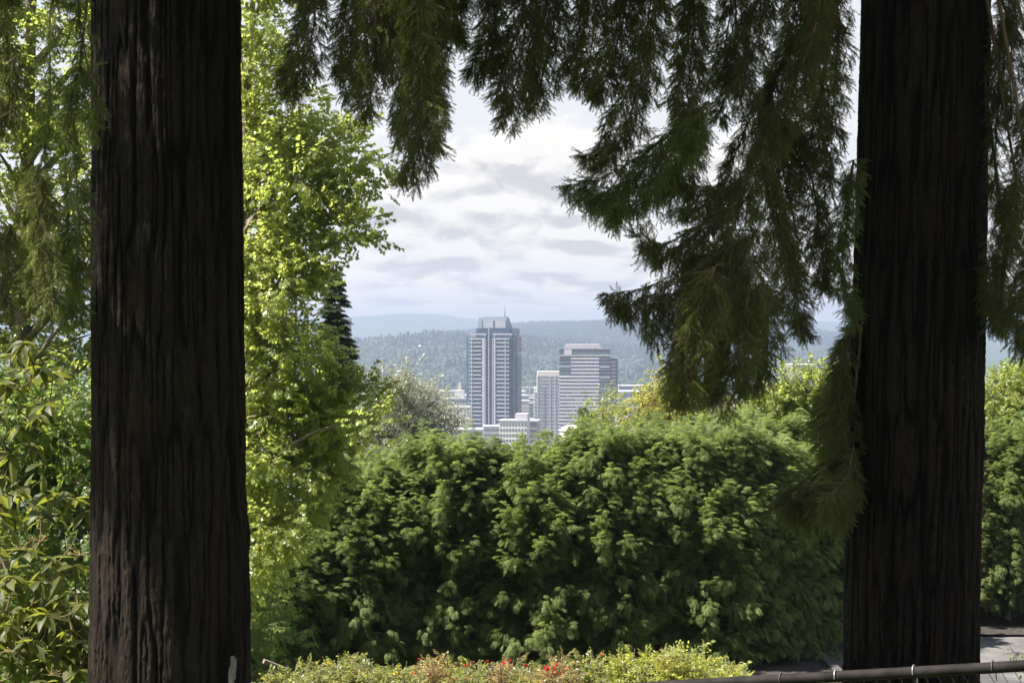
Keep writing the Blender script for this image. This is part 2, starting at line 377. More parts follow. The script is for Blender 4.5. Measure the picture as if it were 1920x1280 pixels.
def rand_dirs(n): return norm(rng.normal(size=(n, 3)))
def crown(name, twigs, mats, blobs, dens, parent=None, scale=1.0, outward=.8, up=.15, hollow=.55, clumps=True, flat=1.0):
    """blobs: (centre xyz, radius). Twigs grouped in branch-end clumps near the blob surfaces."""
    P, D = [], []
    for c, r in blobs:
        nc = max(3, int(dens*r*r*4)); dirs = rand_dirs(nc)
        cc = np.asarray(c)+dirs*r*(hollow+(1-hollow)*rng.random((nc, 1))**.5)*np.array([1, 1, flat])
        k = 9 if clumps else 1
        for q, dd in zip(cc, dirs):
            cr = rng.uniform(.22, .42)*scale*1.15
            off = rand_dirs(k)*cr*rng.random((k, 1))**.5*np.array([1, 1, .65])
            P.append(q+off); D.append(norm(dd*outward+off/cr*.7+rng.normal(size=(k, 3))*.25+np.array([0, 0, up])))
    P = np.vstack(P); D = np.vstack(D); U = np.array([0, 0, 1.])+rng.normal(size=(len(P), 3))*.25
    return foliage(name, twigs, mats, P, D, U, rng.uniform(.75, 1.25, len(P))*scale, parent)
def limbs(acc, base, top, r0, blobs, n=6, mat=0, per=3):
    """a trunk and limbs that reach into every blob."""
    base = np.asarray(base, float); top = np.asarray(top, float)
    ax = spline([base, base*.6+top*.4+rng.normal(size=3)*[.12, .12, 0], top], .4); tube(acc, ax, np.linspace(r0, r0*.25, len(ax)), n, mat)
    for c, r in blobs:
        c = np.asarray(c, float)
        for _ in range(per):
            e = c+rand_dirs(1)[0]*r*.75; t = np.clip((e[2]-base[2]-np.linalg.norm((e-top)[:2])*.6)/max(.1, top[2]-base[2]), .08, .96)
            s = ax[int(t*(len(ax)-1))]; m_ = (s+e)/2+np.array([0, 0, .12*np.linalg.norm(e-s)])
            p = spline([s, m_, e], .35); tube(acc, p, np.linspace(r0*.32, .006, len(p)), 4, mat)

# ------------------------------------------------------------------ ground: one sheet to the horizon
def terr(x, y):
    x = np.asarray(x, float); y = np.asarray(y, float)
    z = np.interp(y, [-400, -20, 2, 31, 43, 60, 120, 300, 600, 2600, 60000], [12, -.8, -1.6, -6.9, -6.9, -11, -30, -72, -105, -105, -105])
    s = lambda t: np.clip(t, 0, 1)**2*(3-2*np.clip(t, 0, 1))
    lc = np.interp(x, [-2500, -900, -560, -400, -330, -240, -60, 60, 260, 600, 1500, 4000], [-70, -62, -48, -40, -33, -27, -27, -40, -62, -70, -78, -80])
    left = (lc+105)*s((y-2850)/1450)*(1-.35*s((y-4300)/900))
    rc = np.interp(x, [-4000, -600, -100, 40, 142, 284, 590, 900, 1219, 2500, 5000], [-60, -50, -20, -2, 5, 10, 12, 2, -40, -55, -60])
    right = (rc+105)*s((y-4100)/2400)*(1-.5*s((y-6500)/2500))
    mx = np.interp(x, [-9000, -2400, -1300, -1030, -690, -480, -240, 70, 200, 410, 550, 825, 1700, 4100, 9000], [40, 82, 76, 86, 112, 108, 74, 42, 46, 63, 70, 74, 62, 41, 35])
    far = (mx+105)*s((y-7600)/3400)
    roll = (fbm(x/220+50, y/220+50, 5)-.47)*26*s((y-2850)/800)
    return np.maximum(np.maximum(z+left, z+right), z+far)+roll*np.clip(1-(y-7000)/6000, .3, 1)
def T(x, y): return float(terr(x, y))+CZ
ys = np.concatenate([np.linspace(-400, -20, 8), np.linspace(-15, 60, 76)[:-1], np.geomspace(60, 2600, 50)[:-1], np.linspace(2600, 7600, 90)[:-1], np.linspace(7600, 12400, 50)])
u = np.linspace(-1, 1, 181); xs = np.sign(u)*(np.abs(u)*60+np.abs(u)**3*8900)
XX, YY = np.meshgrid(xs, ys); ZZ = terr(XX, YY)+CZ+((fbm(XX*1.3+9, YY*1.3+9, 3)-.47)*.10*(YY < 30))
a = Acc(); nx, ny = len(xs), len(ys); i = np.arange(ny-1)[:, None]*nx+np.arange(nx-1)[None]
a.add(np.stack([XX, YY, ZZ], -1).reshape(-1, 3), np.stack([i, i+1, i+nx+1, i+nx], -1).reshape(-1, 4))
m, n, o = newmat('ground_grass_and_city_floor'); p = n.new('ShaderNodeBsdfPrincipled'); n.lk(p.outputs[0], o.inputs[0])
g = n.new('ShaderNodeNewGeometry'); s3 = n.new('ShaderNodeSeparateXYZ'); n.lk(g.outputs['Position'], s3.inputs[0])
f1_ = n.noise(g.outputs['Position'], 1.6, 5, .7); f2_ = n.noise(g.outputs['Position'], .012, 4, .6)
near = n.mix(n.smooth(f1_, .35, .65), (.045, .075, .018), (.10, .12, .035))
city = n.mix(n.smooth(f2_, .45, .55), (.20, .20, .19), (.05, .075, .035))
farw = n.mix(n.smooth(f2_, .4, .6), (.025, .045, .022), (.045, .070, .030))
c1 = n.mix(n.smooth(s3.outputs[1], 250, 500), near, city); c2 = n.mix(n.smooth(s3.outputs[1], 2700, 3100), c1, farw)
n.lk(c2, p.inputs['Base Color']); p.inputs['Roughness'].default_value = .95; p.inputs['Specular IOR Level'].default_value = .15
obj('ground', a.mesh('ground', m), kind='structure')

# paved walk beyond the fence on the right, with a kerb and a strip of dark soil against the hedge
mp_ = plain('walk_asphalt', (.065, .062, .064), .85, .25, .8, bump=.25, col2=(.105, .10, .097), detail=8)
a = Acc(); pz = -6.9+CZ+.02
e0, e1 = pt(1503, 1200, 38.1), pt(1600, 1285, 33.2)
def edge(y): return e0[0]+(e1[0]-e0[0])*(y-38.1)/(33.2-38.1)
yy = np.linspace(30.5, 38.4, 12); L_ = np.array([[edge(y), y, pz] for y in yy]); R_ = np.array([[26., y, pz] for y in yy])
V = np.vstack([L_, R_]); k = len(yy); i = np.arange(k-1)
a.add(V, np.stack([i, i+k, i+k+1, i+1], -1)); obj('path', a.mesh('path', mp_), kind='structure')
a = Acc()
for j in range(k-1):
    x0, x1, y0, y1 = edge(yy[j]), edge(yy[j+1]), yy[j], yy[j+1]
    V = np.array([[x0-.16, y0, pz-.1], [x0, y0, pz-.1], [x1, y1, pz-.1], [x1-.16, y1, pz-.1], [x0-.16, y0, pz+.12], [x0, y0, pz+.12], [x1, y1, pz+.12], [x1-.16, y1, pz+.12]]); a.add(V, BOXF)
obj('kerb', a.mesh('kerb', plain('old_concrete_kerb', (.06, .055, .05), .9, .3, 5, bump=.3), False), kind='structure')
V = np.array([[4.6, 33, pz+.05], [edge(33)-.17, 33, pz+.05], [edge(38.4)-.17, 38.4, pz+.05], [4.6, 38.4, pz+.05], [4.6, 38.41, pz+.05], [30, 38.41, pz+.05], [30, 42.5, pz+.05], [4.6, 42.5, pz+.05]])
a = Acc(); a.add(V, np.arange(8).reshape(2, 4)); obj('soil_bed', a.mesh('soil_bed', M['soil']), kind='structure')

# ------------------------------------------------------------------ the two big fir trunks
def trunk_mesh(name, D, rows, lumps, seed, ztop=15.0, nth=480, dz=.0075):
    """rows: (row, left column, right column) read off the photograph, turned into a centre line and radius at distance D."""
    rows = sorted(rows, key=lambda r: -r[0])
    zc = np.array([CZ+(HOR-r[0])/F*D for r in rows]); cx = np.array([((r[1]+r[2])/2-960)/F*D for r in rows]); rr = np.array([(r[2]-r[1])/2/F*D for r in rows])
    zb = T(cx[0], D)-.4; z0, z1 = zc[0]-.25, zc[-1]+.3
    zs = np.concatenate([np.linspace(zb, z0, 40)[:-1], np.arange(z0, z1, dz), np.linspace(z1, ztop, 90)])
    X0 = np.interp(zs, zc, cx); R = np.interp(zs, zc, rr)
    up = zs > zc[-1]; R[up] = rr[-1]*(1-.75*(zs[up]-zc[-1])/(ztop-zc[-1])); sl_ = (cx[-1]-cx[-3])/(zc[-1]-zc[-3]); X0[up] = cx[-1]+(zs[up]-zc[-1])*sl_
    lo = zs < zc[0]; R[lo] = rr[0]*(1+.35*((zc[0]-zs[lo])/(zc[0]-zb))**2)
    th = np.arange(nth)/nth*2*math.pi; TH, ZZ = np.meshgrid(th, zs); RR = R[:, None]
    arc = TH/(2*math.pi)
    per = int(2*math.pi*rr.mean()/.034)
    wx = (fbm(np.cos(TH)*1.5+10+ZZ*.35, np.sin(TH)*1.5+ZZ*.5+10, seed+3, 2)-.5)*1.6+(vnoise(arc*per*2, ZZ/.055, seed+8, per*2)-.5)*.42
    uu = arc*per+wx
    n1 = vnoise(uu, ZZ/.62, seed, per); n2 = vnoise(uu*2, ZZ/.22, seed+1, per*2); n3 = vnoise(uu*4, ZZ/.05, seed+2, per*4)
    ridge = 1-np.abs(2*n1-1)**.8; ridge2 = 1-np.abs(2*n2-1)
    pl = np.clip(np.abs(2*n1-1)*2.3, 0, 1)**.8; pl2 = np.clip(np.abs(2*n2-1)*2.0, 0, 1); n4 = vnoise(uu*3, ZZ/.028, seed+6, per*3); n5 = vnoise(uu*7, ZZ/.018, seed+7, per*7); h = np.clip(pl*(.42+.26*pl2+.22*n3+.18*n4+.12*n5), 0, 1.1)
    lobes = (fbm(np.cos(TH)*1.6+5, np.sin(TH)*1.6+ZZ*.25+5, seed+5)-.5)
    disp = (h-.72)*.026+lobes*.035*RR/.45
    for (lz, lt, sz, st, amp) in lumps:
        dt = np.arctan2(np.sin(TH-lt), np.cos(TH-lt)); q = np.exp(-((ZZ-lz)/sz)**2-(dt/st)**2); disp = disp+amp*q*(1+.22*np.sin(9*((ZZ-lz)**2+(dt*.5)**2)**.5/sz))
    rad = RR+disp
    V = np.stack([X0[:, None]+rad*np.cos(TH), D+rad*np.sin(TH), ZZ], -1).reshape(-1, 3)
    nz_ = len(zs); i = np.arange(nz_-1)[:, None]*nth; j = np.arange(nth)[None]; k = (j+1) % nth
    a = Acc(); a.add(V, np.stack([i+j, i+k, i+nth+k, i+nth+j], -1).reshape(-1, 4)); a.add(V[-nth:], np.arange(nth)[None])
    me = a.mesh(name, M['bark']); at = me.attributes.new('ridge', 'FLOAT', 'POINT')
    at.data.foreach_set('value', np.concatenate([np.clip(h.ravel(), 0, 1), np.zeros(nth)]).astype(np.float32))
    return me, (lambda z: np.array([np.interp(z, zs, X0), D, z]))
DL, DR = 11.4, 13.3
rootL = thing('fir_tree', 'massive dark furrowed fir trunk with a bulging knot low on its right side', 'tree')
meL, axL = trunk_mesh('trunk', DL, [(1285, 170, 466), (1100, 172, 464), (900, 173, 458), (700, 174, 456), (400, 174, 452), (0, 175, 447)],
                      [(CZ+(HOR-1000)/F*DL, -.18, .16, .30, .030), (CZ+(HOR-1150)/F*DL, -.10, .28, .22, .018)], 11)
obj('trunk', meL, rootL)
rootR = thing('fir_tree', 'slightly leaning dark fir trunk behind the sloping pipe rail', 'tree')
meR, axR = trunk_mesh('trunk', DR, [(1285, 1583, 1832), (1100, 1585, 1834), (900, 1591, 1837), (600, 1599, 1843), (300, 1610, 1849), (0, 1618, 1855)], [(CZ+(HOR-840)/F*DR, -.05, .3, .3, .012)], 47)
obj('trunk', meR, rootR)

# pale scar at the foot of the left trunk
a = Acc(); c = pt(434, 1262, DL-.46); c[1] = DL-.42
for k in range(16):
    q = c+np.array([rng.uniform(-.018, .018), rng.uniform(-.01, .0), rng.uniform(-.09, .08)]); w, h_ = rng.uniform(.006, .012), rng.uniform(.02, .05)
    a.add(boxv(q[0]-w, q[0]+w, q[1]-.012, q[1]+.03, q[2]-h_, q[2]+h_), BOXF)
s_ = obj('bark_scar', a.mesh('bark_scar', plain('bare_pale_wood', (.13, .12, .11), .9, .3, 60), False), rootL); s_['label'] = 'pale bare scar low on the trunk'; s_['kind'] = 'stuff'

# ------------------------------------------------------------------ drooping boughs
def bough(root, axis, pts, width, z_att=None, taper=True, hang=.35, dens=1.0, wood=.012, pale=0, tipfrac=.0, start=0.0, thick=.5, label=None, twin=1):
    """pts: (column, row, distance) of the main stem as seen; width = side branchlet length in metres (or a list along the stem)."""
    W_ = np.array([pt(*p) for p in pts])
    lead = []
    if z_att is not None:
        s = axis(z_att); m_ = (s+W_[0])/2; m_[2] = max(s[2], W_[0][2])+.22*np.linalg.norm(s-W_[0]); lead = [s, m_]
    full = spline(np.vstack([lead+[W_[0]]] if lead else [W_[:1]]), .12) if lead else None
    a = Acc()
    if full is not None: tube(a, full, np.linspace(wood*1.7, wood*.8, len(full)), 6)
    Pn, Dn = [], []; view = np.array([0, 1., 0]); down = np.array([0, 0, -1.])
    if pts[-1][1]-pts[0][1] > 180: pts = list(pts[:-1])+[(pts[-1][0], pts[-1][1]-24, pts[-1][2])]
    variants = [pts]
    for q_ in range(twin):
        sh = rng.uniform(8, 24)*(1 if q_ % 2 else -1); dz = rng.uniform(.15, .55); sc_ = rng.uniform(.78, .97)
        variants.append([(p[0]+sh*min(1, k_/1.5), pts[0][1]+(p[1]-pts[0][1])*sc_, p[2]+dz*min(1, k_)) for k_, p in enumerate(pts)])
    for vi, vp in enumerate(variants):
        path = spline(np.array([pt(*p) for p in vp]), .030); L = len(path)
        tube(a, path, np.linspace(wood*(.8 if vi == 0 else .5), .002, L), 5)
        wl = np.interp(np.linspace(0, 1, L), np.linspace(0, 1, len(width)), width) if isinstance(width, (list, tuple)) else np.full(L, float(width))
        T_ = norm(np.gradient(path, axis=0)); sgn = 1
        for i in range(0, L):
            t = i/L; tan = T_[i]; sgn = -sgn
            if t < start: continue
            for _ in range(1): Pn.append(path[i]); Dn.append(norm(tan*.8+rng.normal(size=3)*.5+down*.2))
            for rep in range(2 if rng.random() < .5*dens else 1):
                if rng.random() > dens*1.05: continue
                side = norm(np.cross(tan, view))*sgn*(1 if rep == 0 else -1); w = wl[i]*rng.uniform(.55, 1.15)
                w *= (1-.75*max(0, (t-.72)/.28)**1.3) if taper else 1
                d0 = norm(tan*.62+side*rng.uniform(.4, 1.0)+view*rng.normal()*thick)
                w *= .80; n_ = max(2, int(w/.034)); s = np.linspace(0, 1, n_+1)[:, None]
                bp = path[i]+d0*w*s*(1-hang*.5*s)+down*w*hang*s**1.6*1.5
                tube(a, bp, np.linspace(.003, .001, n_+1), 3)
                bt = norm(np.gradient(bp, axis=0))
                for j in range(0 if w < .1 else 1, n_+1):
                    for sd in (-1, 1):
                        if rng.random() > .50: continue
                        sv = norm(np.cross(bt[j], view+rng.normal(size=3)*.5))*sd*rng.uniform(.5, .95)
                        Pn.append(bp[j]); Dn.append(norm(bt[j]+sv+down*.25+view*rng.normal()*.25))
                Pn.append(bp[-1]); Dn.append(norm(bt[-1]+down*.1))
    for _ in range(3): Pn.append(path[-1]); Dn.append(norm(T_[-1]+rng.normal(size=3)*.25))
    ob = obj('bough', a.mesh('bough', M['wood']), root)
    if label: ob['label'] = label
    Pn = np.array(Pn); Dn = np.array(Dn)
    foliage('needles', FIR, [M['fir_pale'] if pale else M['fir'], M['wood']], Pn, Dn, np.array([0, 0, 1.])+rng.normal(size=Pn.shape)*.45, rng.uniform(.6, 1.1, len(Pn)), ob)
    return ob
bl = lambda *a_, **k_: bough(rootL, axL, *a_, **k_)
br = lambda *a_, **k_: bough(rootR, axR, *a_, **k_)
ZT = CZ+(HOR+60)/F*11.0
# middle, left group (belongs to the left fir)
bl([(560, -90, 10.2), (590, 20, 10.2), (572, 110, 10.2), (545, 195, 10.2)], [.10, .15, .13], ZT+1.2)
bl([(700, -90, 10.0), (705, 40, 10.0), (700, 140, 10.0), (688, 232, 10.0)], [.15, .15, .13], ZT+1.4)
bl([(770, -90, 9.7), (785, 60, 9.7), (790, 190, 9.7), (772, 345, 9.7)], [.16, .20, .25, .20], ZT+1.7, dens=1.15)
bl([(820, -90, 10.3), (812, 60, 10.3), (805, 180, 10.3), (812, 290, 10.3)], [.14, .16, .13], ZT+1.5)
bl([(850, -90, 10.6), (852, 10, 10.6), (850, 60, 10.6), (862, 95, 10.6)], [.12, .11], ZT+1.2)
bl([(745, -90, 10.9), (742, 0, 10.9), (735, 90, 10.9), (730, 140, 10.9)], [.14, .12], ZT+1.1)
bl([(690, -90, 11.4), (672, -20, 11.4), (660, 60, 11.4), (655, 200, 11.4)], [.14, .12], ZT+.9)
# middle, right group
br([(960, -90, 10.8), (985, 20, 10.8), (975, 120, 10.8), (950, 245, 10.8)], [.16, .22, .20], ZT+2.8, dens=1.1)
br([(1040, -90, 11.0), (1040, 30, 11.0), (1025, 110, 11.0), (1005, 215, 11.0)], [.14, .17, .14], ZT+2.7)
br([(930, -90, 11.2), (925, 0, 11.2), (930, 80, 11.2), (900, 165, 11.2)], [.12, .14, .10], ZT+2.6)
br([(1110, -90, 10.9), (1115, 30, 10.9), (1105, 110, 10.9), (1085, 185, 10.9)], [.17, .17, .12], ZT+2.5)
br([(1180, -90, 11.3), (1170, 30, 11.3), (1145, 120, 11.3), (1125, 200, 11.3)], [.16, .17, .13], ZT+2.4)
br([(1230, -90, 11.0), (1225, 60, 11.0), (1190, 190, 11.0), (1150, 290, 11.0), (1120, 330, 11.0)], [.17, .19, .19, .13], ZT+2.3)
br([(1300, -90, 11.4), (1300, 60, 11.4), (1290, 180, 11.4), (1300, 300, 11.4)], [.17, .18, .18, .14], ZT+2.2)
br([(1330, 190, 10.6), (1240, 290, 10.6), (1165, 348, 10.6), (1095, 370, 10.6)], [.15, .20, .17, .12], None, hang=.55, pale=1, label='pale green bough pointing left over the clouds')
br([(1310, 260, 10.9), (1255, 345, 10.9), (1200, 375, 10.9), (1150, 400, 10.9)], [.12, .15, .10], None, hang=.5)
br([(1372, -90, 11.9), (1380, 40, 11.9), (1370, 150, 11.9), (1345, 245, 11.9)], [.2, .18, .13], ZT+2.0, dens=.8)
br([(1440, 180, 12.8), (1470, 330, 12.8), (1490, 420, 12.8), (1500, 540, 12.8)], [.2, .2, .18, .14], None, dens=.75)
br([(1530, -90, 12.9), (1545, 100, 12.9), (1530, 220, 12.9), (1500, 330, 12.9)], [.2, .2, .18, .14], ZT+2.0, dens=.7)
br([(1440, -90, 11.5), (1430, 40, 11.5), (1400, 130, 11.5), (1390, 215, 11.5)], [.2, .18, .15], ZT+2.0)
br([(1500, -90, 12.0), (1500, 80, 12.0), (1480, 190, 12.0), (1450, 300, 12.0)], [.2, .2, .17], ZT+1.9)
br([(1570, -90, 12.2), (1570, 80, 12.2), (1560, 240, 12.2), (1555, 380, 12.2)], [.16, .17, .15, .12], ZT+1.8, dens=.8)
br([(1540, -60, 11.6), (1520, 80, 11.6), (1440, 240, 11.6), (1400, 340, 11.6), (1370, 430, 11.6), (1300, 500, 11.6)], [.12, .2, .24, .22, .18], ZT+2.0, wood=.022, hang=.6, label='thick reddish limb descending across the right half')
br([(1410, 330, 10.9), (1370, 360, 10.9), (1320, 350, 10.9), (1280, 350, 10.9)], [.14, .16, .10], None, hang=.4)
br([(1380, 380, 10.7), (1320, 430, 10.7), (1260, 470, 10.7), (1218, 455, 10.7)], [.18, .20, .17, .10], None, hang=.6)
br([(1400, 440, 10.5), (1290, 515, 10.5), (1220, 556, 10.5), (1150, 571, 10.5)], [.42, .36, .22, .06], None, hang=.95, wood=.010, label='bough tip reaching far left above the office block')
br([(1420, 430, 11.2), (1370, 530, 11.2), (1330, 640, 11.2), (1320, 740, 11.2)], [.2, .24, .26, .2], None, hang=.4, dens=1.1)
br([(1340, 500, 10.0), (1310, 600, 10.0), (1285, 700, 10.0), (1280, 760, 10.0)], [.17, .18, .16], None, hang=.4)
br([(1410, 500, 10.3), (1395, 600, 10.3), (1370, 700, 10.3), (1345, 770, 10.3)], [.2, .2, .17], None, hang=.35)
br([(1430, 520, 10.8), (1440, 600, 10.8), (1435, 690, 10.8), (1420, 745, 10.8)], [.17, .17, .14], None, hang=.35)
br([(1430, 300, 12.1), (1450, 400, 12.1), (1480, 500, 12.1), (1500, 600, 12.1), (1505, 640, 12.1)], [.18, .2, .2, .16], None, dens=.9)
br([(1470, 220, 12.6), (1520, 330, 12.6), (1540, 460, 12.6), (1550, 560, 12.6)], [.17, .17, .15, .12], None, dens=.75)
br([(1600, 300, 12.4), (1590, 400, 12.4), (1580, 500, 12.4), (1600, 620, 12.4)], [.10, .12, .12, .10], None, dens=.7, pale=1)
br([(1600, 610, 13.2), (1582, 680, 13.0), (1565, 760, 12.9), (1545, 850, 12.8)], [.12, .16, .2, .16], ZT-.85, hang=.4, twin=2)
br([(1600, 700, 13.3), (1592, 780, 13.1), (1580, 840, 13.0), (1560, 880, 12.9)], [.14, .16, .14], ZT-1.0)
br([(1592, 820, 13.1), (1558, 870, 12.9), (1520, 915, 12.8), (1475, 945, 12.7)], [.24, .26, .22, .14], ZT-1.45, hang=.85, wood=.012, twin=2, label='lowest bough curving down beside the leaning trunk')
br([(1600, 840, 12.9), (1588, 890, 12.6), (1560, 930, 11.9), (1545, 960, 11.9)], [.2, .2, .16], None, hang=.7)
# right of the leaning trunk
for k, (x, y0, y1, D, w) in enumerate([(1900, -90, 250, 12.6, .17), (1872, 40, 420, 12.9, .13), (1930, 150, 520, 12.2, .18), (1885, 330, 640, 12.5, .17), (1930, 450, 680, 12.0, .2), (1870, 480, 600, 12.9, .12), (1960, -50, 400, 12.4, .2)]):
    br([(x+20, y0, D), (x, y0*.6+y1*.4, D), (x-6, y0*.3+y1*.7, D), (x-2, y1, D)], [w*.8, w, w, w*.8], ZT+.9-k*.2, dens=.62 if k not in (3, 4) else 1.15)
# left of the knotted trunk
for k, (x0, y0, x1, y1, D, w, dn) in enumerate([(20, -90, 10, 260, 9.8, .15, 1), (60, -90, 40, 130, 10.2, .14, .9), (112, -90, 78, 330, 9.6, .07, .5), (78, 330, 95, 600, 9.6, .15, 1.1), (150, -60, 172, 260, 10.0, .09, .7),
                                       (150, 120, 140, 560, 10.4, .11, .7), (60, 330, 40, 600, 10.1, .17, 1.1), (-20, 100, -5, 480, 9.9, .14, .9), (130, 440, 135, 590, 10.6, .12, .9), (20, 420, 10, 560, 10.4, .15, .9)]):
    if k in (1, 6, 7): continue
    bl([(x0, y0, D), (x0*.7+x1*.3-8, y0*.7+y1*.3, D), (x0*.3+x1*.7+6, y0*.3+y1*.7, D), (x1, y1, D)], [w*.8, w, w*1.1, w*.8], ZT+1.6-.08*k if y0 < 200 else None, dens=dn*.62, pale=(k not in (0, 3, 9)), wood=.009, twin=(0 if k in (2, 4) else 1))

# the crowns above the picture: whorls of long boughs round both trunks
FB = [fir_twig(.34, .05, 60, 5, 21, .008), fir_twig(.40, .055, 66, 6, 22, .008)]
def upper(root, axis, z0, z1, n, lmax, seed):
    r = np.random.default_rng(seed); a = Acc(); P, D = [], []
    for k in range(n):
        z = z0+(z1-z0)*(k+.5)/n; az_ = k*2.4+r.uniform(-.3, .3); L = lmax*(1-.65*(z-z0)/(z1-z0))*r.uniform(.75, 1.1)
        d = np.array([math.cos(az_), math.sin(az_), 0]); s = np.linspace(0, 1, 9)[:, None]
        p = axis(z)+d*L*s+np.array([0, 0, 1.])*(.25*L*s-.42*L*s**2); tube(a, p, np.linspace(.045, .006, 9), 5)
        sd = np.array([-d[1], d[0], 0])
        for i in range(int(L*95)):
            t = r.uniform(.12, 1); b = axis(z)+d*L*t+np.array([0, 0, 1.])*(.25*L*t-.42*L*t*t); w = (1-t*.7)*L*.33
            q = r.uniform(-1, 1); c_ = b+sd*w*q+d*w*abs(q)*.4+np.array([0, 0, -1.])*(abs(q)*w*.3+r.uniform(0, .35)); P.append(c_); D.append(d*.6+sd*q+np.array([0, 0, -.7])+r.normal(size=3)*.2)
    b_ = obj('upper_boughs', a.mesh('upper_boughs', M['wood']), root, 'stuff')
    foliage('needles', FB, [M['fir'], M['wood']], np.array(P), np.array(D), np.array([0, 0, 1.])+rng.normal(size=(len(P), 3))*.2, r.uniform(.8, 1.2, len(P)), b_)
upper(rootL, axL, ZT+1.0, 14.5, 36, 4.5, 3)
upper(rootR, axR, ZT+1.8, 14.5, 36, 4.4, 4)

# ------------------------------------------------------------------ cypress hedge: each tree stands on its own
ORD = 'first second third fourth fifth sixth seventh eighth ninth tenth eleventh twelfth thirteenth fourteenth fifteenth'.split()
def cypress(x, y, top, rx, label, group, pale=0, zlow=None, dens=1.0, lean=0):
    zb = T(x, y); H = top-zb; root = thing('cypress_tree', label, 'tree', (x, y, zb), 0, group); q0 = np.array([x, y, zb])
    a = Acc(); tp = spline([(0, 0, -.2), (rng.uniform(-.1, .1), 0, H*.5), (lean, 0, H*.93)], .4); tube(a, tp, np.linspace(.10, .012, len(tp)), 7)
    P, D, U = [], [], []
    low = (zlow-zb if zlow else .1)
    n = int(420*dens*H/4.7*rx)
    for k in range(n):
        zz = low+(H-.35-low)*rng.random(); f = zz/H
        R = rx*min(1, (1.02-f)*2.3+.12)*(1-.12*(f < .15))
        az_ = rng.uniform(-math.pi, 0) if rng.random() < .74 else rng.uniform(0, math.pi)
        dd = np.array([math.cos(az_), math.sin(az_), 0]); rr = R*(rng.uniform(.78, 1.12) if rng.random() < .74 else rng.uniform(.15, .8))
        c = q0+np.array([lean*f, 0, zz])+dd*rr*np.array([1, .9, 1]); Lc = rng.uniform(.35, .75)*(1.2 if f > .45 else .9)
        up = rng.uniform(.35, 1.1) if f > .4 else rng.uniform(-.1, .5)
        ax = norm(dd*.8+np.array([0, 0, up])+rng.normal(size=3)*.15)
        s0 = q0+np.array([lean*f*.8, 0, max(.3, zz-.35)]); 
        pth = spline([s0-q0, (s0+c)/2-q0-np.array([0, 0, .05]), c-q0+ax*Lc*.8], .25); tube(a, pth, np.linspace(.022, .004, len(pth)), 3)
        m_ = int(28*Lc/.5)
        t = rng.random(m_)**.8; ang = rng.uniform(0, 2*math.pi, m_)
        e1_ = norm(np.cross(ax, [0, 0, 1.])+1e-6); e2_ = np.cross(ax, e1_)
        ring = np.cos(ang)[:, None]*e1_+np.sin(ang)[:, None]*e2_
        P.append(c+ax*(t*Lc)[:, None]+ring*.05+rng.normal(size=(m_, 3))*.045); dr = norm(ax*(.55+.75*t[:, None])+ring*(.85-.45*t[:, None])+np.array([0, 0, -.22])); D.append(dr); U.append(np.array([0, 0, 1.])+ring*.2+rng.normal(size=(m_, 3))*.2)
    # upright tufts with drooping tips over the upper face
    for k in range(int(9*dens)):
        f = rng.uniform(.42, .93); R = rx*min(1, (1.02-f)*2.3+.12)*.95; az_ = rng.uniform(-math.pi*.95, -math.pi*.05); dd = np.array([math.cos(az_), math.sin(az_), 0]); Lt = rng.uniform(.55, .95)
        b = q0+np.array([lean*f, 0, low+(H-low)*f-Lt*.5])+dd*R; ax = norm(np.array([0, 0, 1.])+dd*.35+rng.normal(size=3)*.1); m_ = int(105*Lt); t = rng.random(m_); ang = rng.uniform(0, 2*math.pi, m_)
        ring = norm(np.stack([np.cos(ang), np.sin(ang), ang*0], 1)+dd*.35); wd = (1-t[:, None])*.20+.02
        P.append(b+ax*(t*Lt)[:, None]+ring*wd*.7); D.append(norm(ring*(1.1-.7*t[:, None])+ax*(.35+.6*t[:, None]**2)+np.array([0, 0, -.15]))); U.append(np.array([0, 0, 1.])+rng.normal(size=(m_, 3))*.25)
    # leader
    m_ = 70; t = rng.random(m_); ang = rng.uniform(0, 2*math.pi, m_); ring = np.stack([np.cos(ang), np.sin(ang), ang*0], 1)
    P.append(q0+np.array([lean, 0, 0])+np.array([0, 0, 1.])*(H-.85+.85*t)[:, None]+ring*(.16*(1-t))[:, None]); D.append(norm(ring*(1.2-t[:, None])+np.array([0, 0, .55]))); U.append(np.array([0, 0, 1.])+rng.normal(size=(m_, 3))*.2)
    P = np.vstack(P); D = np.vstack(D); U = np.vstack(U)
    obj('trunk', a.mesh('trunk', M['wood_grey']), root)
    foliage('foliage', CYP, [M['cyp']], P, D, U, rng.uniform(.34, .74, len(P)), root)
# front row: top rows read along the hedge
tops = [(440, 1075, 34.2), (520, 1010, 34.6), (598, 950, 35.4), (672, 872, 35.0), (752, 866, 35.8), (838, 828, 35.2), (925, 848, 35.6), (1010, 842, 35.0), (1085, 822, 35.6), (1160, 806, 35.2), (1240, 812, 35.8), (1325, 806, 35.3), (1405, 820, 35.9), (1462, 850, 36.4)]
for k, (px, py, D) in enumerate(tops):
    x = (px-960)/F*D
    cypress(x, D, CZ+(HOR-py)/F*D, .82, ORD[k]+' cypress from the left in the dense green hedge behind the rose bushes', 'cypress trees of the long hedge', dens=1.15)
cypress((1560-960)/F*37.6, 37.6, CZ+(HOR-840)/F*37.6, 1.0, 'last cypress of the long hedge, overhanging the paved walk left of the leaning trunk', 'cypress trees of the long hedge', dens=1.1, zlow=-4.6)
